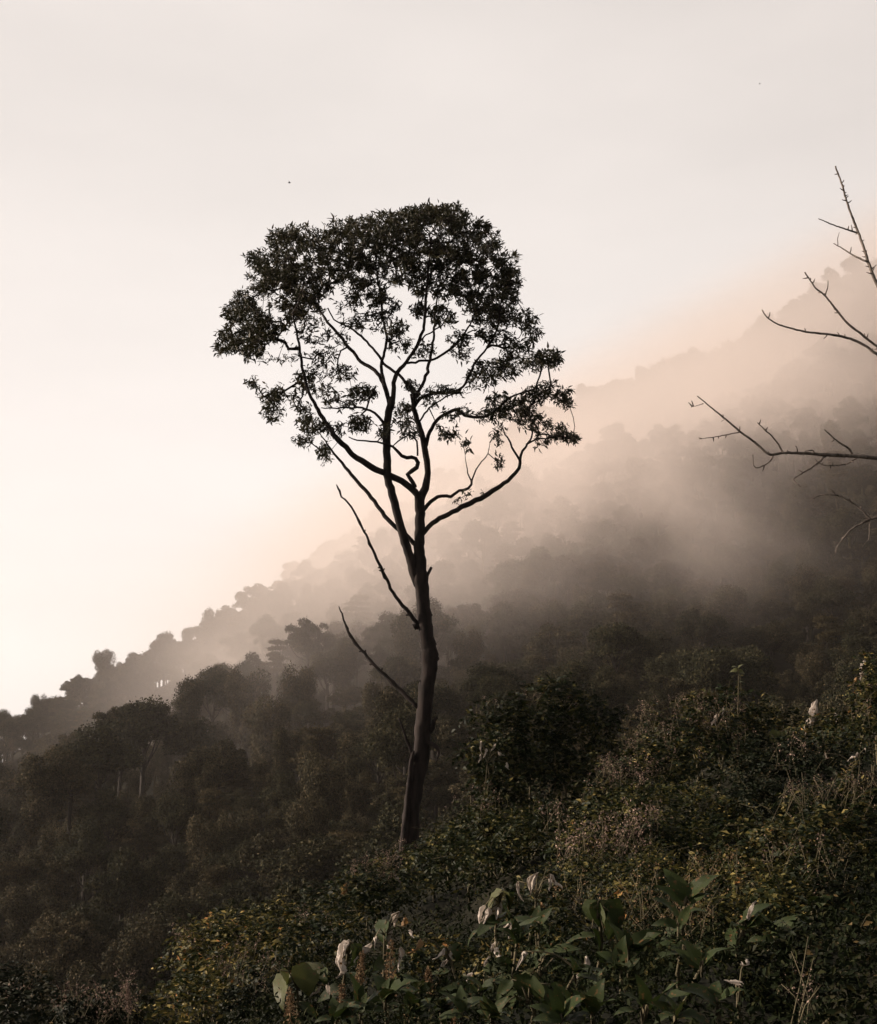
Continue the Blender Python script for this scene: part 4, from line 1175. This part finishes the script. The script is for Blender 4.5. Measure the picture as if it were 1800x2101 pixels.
leafy_plant('drooping_leaved_plant', 'plant with a long strap leaf and twisted blades in the bottom middle', 'plant', (1105, 1990, 8.6),
            [('narrow', 1090, 2000, 1118, 1920), ('broad', 1118, 1960, 1180, 1925), ('narrow', 1110, 1985, 1186, 1912), ('broad', 1125, 1995, 1150, 1960), ('broad', 1150, 2000, 1188, 2030), ('olive', 1110, 2010, 1080, 1985), ('broad', 1170, 1960, 1196, 2020)], 508)
leafy_plant('drooping_leaved_plant', 'plant with one very large round dark leaf hanging at the bottom', 'plant', (1085, 2040, 8.0),
            [('droop', 1090, 2000, 1075, 2075), ('broad', 1060, 2030, 1030, 2080), ('broad', 1110, 2020, 1150, 2070), ('broad', 1130, 2020, 1185, 2050), ('broad', 1050, 2010, 1020, 2040), ('droop', 1120, 2050, 1145, 2100), ('broad', 1030, 2070, 990, 2100)], 509)
def fan(n_, cx, cy, r0, r1, seed, kinds=('broad',)):
    r = random.Random(seed); out_ = []
    for i in range(n_):
        t = math.radians(r.uniform(-80, 80)) if i else math.radians(-5)
        L = r.uniform(r0, r1)
        out_.append((r.choice(kinds), cx + r.uniform(-6, 6), cy + r.uniform(-4, 4), cx + L * math.sin(t), cy - L * math.cos(t)))
    return out_
for i, (cx_, cy_, Y_, nn, lab) in enumerate([
        (740, 2075, 8.2, 8, 'lush green rosette, leftmost along the foot of the picture'),
        (790, 2055, 8.5, 8, 'green rosette beside the tall brown flower spike'),
        (845, 2085, 8.0, 8, 'green rosette right of the tall brown spike'),
        (905, 2075, 8.1, 7, 'tall green rosette under the small middle spike'),
        (945, 2080, 8.1, 7, 'green rosette left of the large round hanging leaf'),
        (860, 2035, 8.7, 5, 'smaller green rosette set behind the middle row'),
        (1215, 2080, 8.2, 7, 'green rosette right of the large round hanging leaf'),
        (1275, 1990, 9.0, 6, 'dim green rosette under the umbrella leaves'),
        (1180, 2000, 8.8, 5, 'green rosette beneath the twisted blades'),
        (1470, 2060, 8.4, 5, 'dim rosette between the bottom rosette and the corner shrub'),
        (985, 2040, 8.7, 5, 'low green rosette under the middle withered leaves'),
        (1010, 2090, 7.9, 7, 'bottom-edge rosette left of the hanging round leaf'),
        (1150, 2095, 7.8, 7, 'bottom-edge rosette right of the hanging round leaf'),
        (1060, 1935, 9.4, 6, 'green rosette right of the long pale leaf'),
        (1105, 1900, 9.8, 5, 'green rosette under the central pale leaves'),
        (1290, 1950, 9.2, 5, 'green rosette between the umbrella leaves and the flat-leaved plant'),
        (1440, 1985, 8.8, 5, 'green rosette below the flat-leaved plant'),
        (1590, 1930, 9.0, 4, 'dim rosette right of the one holding a pale leaf'),
        (690, 2095, 8.0, 6, 'bottom-edge rosette under the left brown spike'),
        (1385, 2085, 8.0, 6, 'bottom-edge rosette right of the bottom centre rosette')]):
    leafy_plant('broad_leaved_plant', lab, 'plant', (cx_, cy_, Y_), fan(nn, cx_, cy_, 34, 74, 600 + i), 620 + i, G1)

def dead(x, y, s, ang=0.0, kind='pale'):
    """a hanging withered leaf centred at x,y of length s; ang = lean in degrees"""
    a_ = math.radians(ang)
    return (kind, x + s / 2 * math.sin(a_), y - s / 2 * math.cos(a_), x - s / 2 * math.sin(a_) + RNG.uniform(-.12, .12) * s, y + s / 2 * math.cos(a_) * RNG.uniform(.7, 1.2), RNG.uniform(-1.6, 1.6))
G2 = 'saplings hung with withered pale leaves'
leafy_plant('withered_leaved_sapling', 'sapling with pale curled leaves and one dark green leaf left of centre', 'plant', (790, 1905, 10.2),
            [dead(810, 1885, 34, 35), dead(797, 1925, 36, 25), dead(754, 1950, 34, 30), ('droop', 795, 1888, 758, 1925), dead(823, 1965, 44, -5), dead(843, 1915, 12, 10), ('brown', 832, 1880, 838, 1905), dead(768, 1930, 14, 20)], 701, G2)
leafy_plant('withered_leaved_sapling', 'sapling with a bunched pale leaf at the left of the withered group', 'plant', (715, 1945, 10.2),
            [dead(697, 1948, 46, 40), dead(706, 1982, 32, 0), dead(690, 1970, 14, 20), dead(731, 1965, 16, 10), dead(712, 1940, 26, 20), ('droop', 725, 1935, 748, 1975)], 702, G2)
leafy_plant('withered_leaved_sapling', 'sapling with two broad olive leaves at the far left of the withered group', 'plant', (610, 2015, 10.0),
            [('olive', 592, 1998, 556, 2048), ('olive', 628, 1975, 628, 2030), ('olive', 575, 1990, 600, 2010), ('olive', 640, 1975, 660, 1990), dead(671, 2026, 20, 15), dead(652, 2032, 22, 40), dead(640, 2040, 12, 60), ('droop', 665, 1985, 650, 2015)], 703, G2)
leafy_plant('withered_leaved_sapling', 'sapling with a green domed leaf over pale hanging leaves in the centre', 'plant', (1025, 1840, 10.8),
            [('olive', 1032, 1828, 984, 1852, .3), ('olive', 1032, 1828, 1060, 1850, -.3), dead(1018, 1858, 40, 15), dead(998, 1882, 42, 15), dead(985, 1868, 30, 45), ('droop', 1040, 1835, 1068, 1885), ('narrow', 985, 1905, 950, 1922), dead(1024, 1872, 22, -10)], 704, G2)
leafy_plant('withered_leaved_sapling', 'sapling with pale leaves at the top of the central withered group', 'plant', (1100, 1830, 11.2),
            [dead(1095, 1812, 46, 25), dead(1062, 1822, 28, 5), dead(1138, 1806, 32, -35), dead(1128, 1812, 20, 0), ('brown', 1110, 1850, 1125, 1870), ('droop', 1135, 1850, 1165, 1862)], 705, G2)
leafy_plant('withered_leaved_sapling', 'sapling with tattered white and amber leaves below the domed leaf', 'plant', (1052, 1895, 10.4),
            [dead(1048, 1905, 34, 30), ('brown', 1062, 1905, 1050, 1932), dead(1068, 1900, 30, -20, 'brown'), dead(1040, 1900, 24, 40), dead(1058, 1892, 18, 70)], 706, G2)
leafy_plant('withered_leaved_sapling', 'sapling with one long pale leaf hanging beside a dark stem', 'plant', (1018, 1938, 9.8),
            [dead(1008, 1955, 48, 25), dead(1018, 1962, 36, 0), dead(965, 2003, 18, 30), ('droop', 1030, 1945, 1045, 1985)], 707, G2)
leafy_plant('withered_leaved_sapling', 'low creeper sapling with short pale leaf curls left of the long pale leaf', 'plant', (920, 1955, 10.2),
            [dead(905, 1955, 24, 40), dead(928, 1950, 22, 60), dead(862, 1940, 28, 5, 'brown'), ('droop', 925, 1940, 950, 1950), dead(915, 1975, 16, 30)], 708, G2)
leafy_plant('withered_leaved_sapling', 'sapling with small pale curls at the bottom centre', 'plant', (1200, 1985, 8.6),
            [dead(1202, 1976, 28, 10), dead(1186, 2000, 12, 20), ('broad', 1195, 1990, 1170, 1950), dead(1075, 1860 + 100, 16, 10)], 709, G2)
leafy_plant('withered_leaved_sapling', 'sapling with a tall white leaf standing on the right hilltop', 'plant', (1655, 1495, 23.4),
            [dead(1665, 1462, 56, 22), dead(1655, 1490, 34, 15), ('olive', 1600, 1500, 1612, 1520), ('olive', 1600, 1502, 1585, 1522), ('droop', 1680, 1490, 1690, 1530), ('droop', 1700, 1490, 1705, 1540), dead(1716, 1470, 16, -20), ('droop', 1735, 1480, 1765, 1500), dead(1728, 1500, 22, -20, 'brown')], 710, G2)
leafy_plant('withered_leaved_sapling', 'sapling with a white leaf hanging high at the right edge', 'plant', (1785, 1395, 21.8),
            [dead(1767, 1374, 44, 20), dead(1757, 1396, 14, 10, 'brown'), ('droop', 1790, 1385, 1810, 1400), dead(1795, 1508, 24, 8), ('droop', 1780, 1400, 1800, 1440)], 711, G2)
leafy_plant('withered_leaved_sapling', 'tiny sapling with a crumpled white leaf in the right-hand shade', 'plant', (1757, 1565, 17),
            [dead(1757, 1552, 18, 20), dead(1750, 1556, 14, 60), dead(1775, 1538, 7, 0), dead(1695, 1550, 9, 0)], 712, G2)
leafy_plant('withered_leaved_sapling', 'climber with small white leaves on the left flank of the vine-covered tree', 'plant', (1000, 1560, 28.6),
            [dead(986, 1528, 16, 10), dead(998, 1543, 14, 0), dead(1014, 1533, 14, 20), dead(985, 1555, 16, 10), dead(1026, 1546, 12, -40), dead(1005, 1640, 22, 10), dead(1010, 1655, 20, 0), dead(1040, 1570, 12, 0)], 713, G2)
leafy_plant('withered_leaved_sapling', 'twig with a few white leaves on the crest of the pinkish shrub', 'plant', (1470, 1480, 23.5),
            [dead(1484, 1458, 12, 0), dead(1468, 1474, 18, 15), dead(1462, 1480, 12, 60), ('narrow', 1470, 1460, 1455, 1435), ('narrow', 1470, 1462, 1452, 1448), ('narrow', 1475, 1465, 1490, 1445), ('narrow', 1480, 1465, 1500, 1452)], 714, G2)
leafy_plant('withered_leaved_sapling', 'rusty-leaved sprig on the shrub left of the tall trunk', 'plant', (712, 1825, 26),
            [('brown', 712, 1812, 702, 1838), ('brown', 728, 1790, 738, 1802), ('brown', 735, 1795, 725, 1805), ('brown', 716, 1815, 722, 1825)], 715, G2)
leafy_plant('withered_leaved_sapling', 'stray pale leaf curl in the bottom right shade', 'plant', (1515, 2035, 8.3),
            [dead(1514, 2022, 24, 70), dead(1505, 2030, 10, 20), dead(1530, 1975, 9, 0)], 716, G2)

# slender sapling poking above the right crest
leafy_plant('slender_sapling', 'thin sapling with a tuft of yellow leaves rising above the right hilltop', 'plant', (1516, 1385, 24),
            [('olive', 1514, 1372, 1508, 1362), ('olive', 1515, 1372, 1520, 1360), ('olive', 1513, 1376, 1500, 1374), ('olive', 1516, 1378, 1528, 1376), ('olive', 1518, 1400, 1526, 1396), ('narrow', 1520, 1420, 1535, 1416), ('narrow', 1522, 1425, 1512, 1420)], 720)

# brown flower spikes
def spike(px, py, h, w_, Y, label, seed, m_='spike'):
    rng = np.random.default_rng(seed)
    top, bot = P(px, py - h / 2, Y), P(px + rng.uniform(-6, 6), py + h / 2, Y)
    g = np.array((bot[0], bot[1], min(float(terrain(bot[0], bot[1])), bot[2] - .1)))
    e = link('flower_spike', None, loc=g, label=label, category='plant', group='brown flower spikes')
    s = Acc(); C, R = catmull([g - (0, 0, .03), bot, top], [.008, .006, .002], .06); tube(s, C, R, 5, 0, rng)
    link('stem', s.mesh('stem', M['stem'], g, True), e)
    a = Acc(); n_ = 420
    t = rng.uniform(0, 1, n_); ang = rng.uniform(0, 6.28, n_)
    whorl = np.round(t * 9) / 9
    t = t * .35 + whorl * .65
    rad = w_ * mpp(Y) * .5 * (1.05 - .75 * t) * rng.uniform(.2, 1, n_)
    pos = bot + (top - bot) * t[:, None] + np.stack((np.cos(ang) * rad, np.sin(ang) * rad, rng.normal(0, .008, n_)), -1)
    L = rng.uniform(.008, .022, n_)
    put_leaves(a, pos, rdir(n_, rng) + (0, 0, -.4), rdir(n_, rng), L, L * .7, 'rhomb')
    link('flower_head', a.mesh('flower_head', M[m_], g), e, kind='stuff')
spike(803, 1988, 110, 44, 9.0, 'tallest brown flower spike, left of centre at the foot of the picture', 801)
spike(594, 2070, 80, 34, 9.2, 'leftmost brown flower spike beneath the olive leaves', 802)
spike(701, 2058, 72, 30, 8.8, 'brown flower spike left of the green rosettes', 803)
spike(878, 2012, 50, 22, 8.9, 'small brown flower spike in the middle of the rosettes', 804)
spike(744, 1985, 60, 26, 9.4, 'brown flower spike between the two pale-leaved saplings', 805)
spike(838, 2078, 46, 22, 8.4, 'short brown flower spike low among the rosettes', 806)
spike(262, 2045, 56, 16, 13.5, 'pinkish flower spike over the dark bottom left shrub', 807, 'seed')
spike(936, 2085, 50, 20, 8.2, 'short flower spike at the bottom edge right of the rosettes', 808)

# birds: two specks in the sky
def bird(px, py, Y, label):
    c = P(px, py, Y); e = Acc()
    tube(e, [(-.14, 0, 0), (-.05, 0, .01), (.06, 0, .01), (.15, 0, .0)], [.008, .045, .04, .012], 6)
    for s in (-1, 1):
        V = [(-.04, 0, .02), (.06, 0, .02), (.03, s * .16, .07), (-.04, s * .14, .07), (-.06, s * .32, .04)]
        e.add(V, None, [(0, 1, 2), (0, 2, 3), (3, 2, 4)])
    link('bird', e.mesh('bird', M['bird']), loc=c, label=label, category='bird', group='birds in the sky')
bird(594, 375, 110, 'tiny dark bird in the sky above the left side of the crown')
bird(1559, 172, 190, 'faint speck of a bird high in the sky on the right')

# ------------------------------------------------------------------ air
def box_mesh(name, lo, hi):
    x0, y0, z0 = lo; x1, y1, z1 = hi
    V = [(x0, y0, z0), (x1, y0, z0), (x1, y1, z0), (x0, y1, z0), (x0, y0, z1), (x1, y0, z1), (x1, y1, z1), (x0, y1, z1)]
    return new_mesh(name, V, [np.array([(0, 3, 2, 1), (4, 5, 6, 7), (0, 1, 5, 4), (1, 2, 6, 5), (2, 3, 7, 6), (3, 0, 4, 7)])])
m, n, l = mat('haze_air')
out = N(n, 'ShaderNodeOutputMaterial')
pv = N(n, 'ShaderNodeVolumePrincipled')
pv.inputs['Color'].default_value = (1.0, .93, .86, 1)
pv.inputs['Density'].default_value = 0.00007
pv.inputs['Anisotropy'].default_value = 0.3
l.new(pv.outputs[0], out.inputs['Volume'])
hz = link('haze', box_mesh('haze', (-3300, -3300, -115), (3300, 3300, 420)), kind='stuff', label='thin warm haze filling the valley air')
hz.data.materials.append(m)

m, n, l = mat('mist_cloud')
out = N(n, 'ShaderNodeOutputMaterial')
pv = N(n, 'ShaderNodeVolumePrincipled')
pv.inputs['Color'].default_value = (1.0, .925, .88, 1)
pv.inputs['Anisotropy'].default_value = 0.55
geo = N(n, 'ShaderNodeNewGeometry')
sep = N(n, 'ShaderNodeSeparateXYZ')
l.new(geo.outputs['Position'], sep.inputs[0])
def MA(op, a, b=None, c=None):
    x = N(n, 'ShaderNodeMath', operation=op)
    for i, v in enumerate((a, b, c)):
        if v is None: continue
        if isinstance(v, (int, float)): x.inputs[i].default_value = v
        else: l.new(v, x.inputs[i])
    return x.outputs[0]
def SM(v, a, b, lo=0., hi=1.):
    x = N(n, 'ShaderNodeMapRange', interpolation_type='SMOOTHSTEP')
    l.new(v, x.inputs['Value'])
    for k, q in (('From Min', a), ('From Max', b), ('To Min', lo), ('To Max', hi)): x.inputs[k].default_value = q
    return x.outputs[0]
mpn = N(n, 'ShaderNodeMapping')
mpn.inputs['Scale'].default_value = (.011, .007, .016)
l.new(geo.outputs['Position'], mpn.inputs[0])
nn = N(n, 'ShaderNodeTexNoise')
nn.inputs['Scale'].default_value = 1.0; nn.inputs['Detail'].default_value = 5; nn.inputs['Roughness'].default_value = .56; nn.inputs['Distortion'].default_value = .5
l.new(mpn.outputs[0], nn.inputs['Vector'])
# height above a tilted base, ragged by noise
hgt = MA('SUBTRACT', sep.outputs['Z'], MA('MAXIMUM', MA('MULTIPLY_ADD', sep.outputs['X'], .70, 34.), 32.))
hgt = MA('ADD', hgt, MA('MULTIPLY_ADD', nn.outputs['Fac'], 210., -105.))
hgt = MA('SUBTRACT', hgt, MA('MULTIPLY_ADD', sep.outputs['Y'], .10, -42.))
f1 = MA('POWER', SM(hgt, -115., 60.), 3.8)
f2 = SM(sep.outputs['Y'], 200., 340.)
top = MA('SUBTRACT', sep.outputs['Z'], MA('MULTIPLY_ADD', sep.outputs['X'], .5, MA('MULTIPLY_ADD', sep.outputs['Y'], .25, -25.)))
f3 = SM(top, -50., 42., 1., 0.)
den = MA('MULTIPLY', MA('MULTIPLY', MA('MULTIPLY', f1, f2), f3), MA('MULTIPLY', SM(sep.outputs['Y'], 480., 610., .025, .0052), SM(sep.outputs['X'], -120., -20., .05, 1.)))
l.new(den, pv.inputs['Density'])
l.new(pv.outputs[0], out.inputs['Volume'])
m.cycles.volume_step_rate = 1.0
ms = link('mist', box_mesh('mist', (-520, 198, -90), (620, 960, 400)), kind='stuff', label='bright bank of morning mist drifting across the upper mountain slope')
ms.data.materials.append(m)
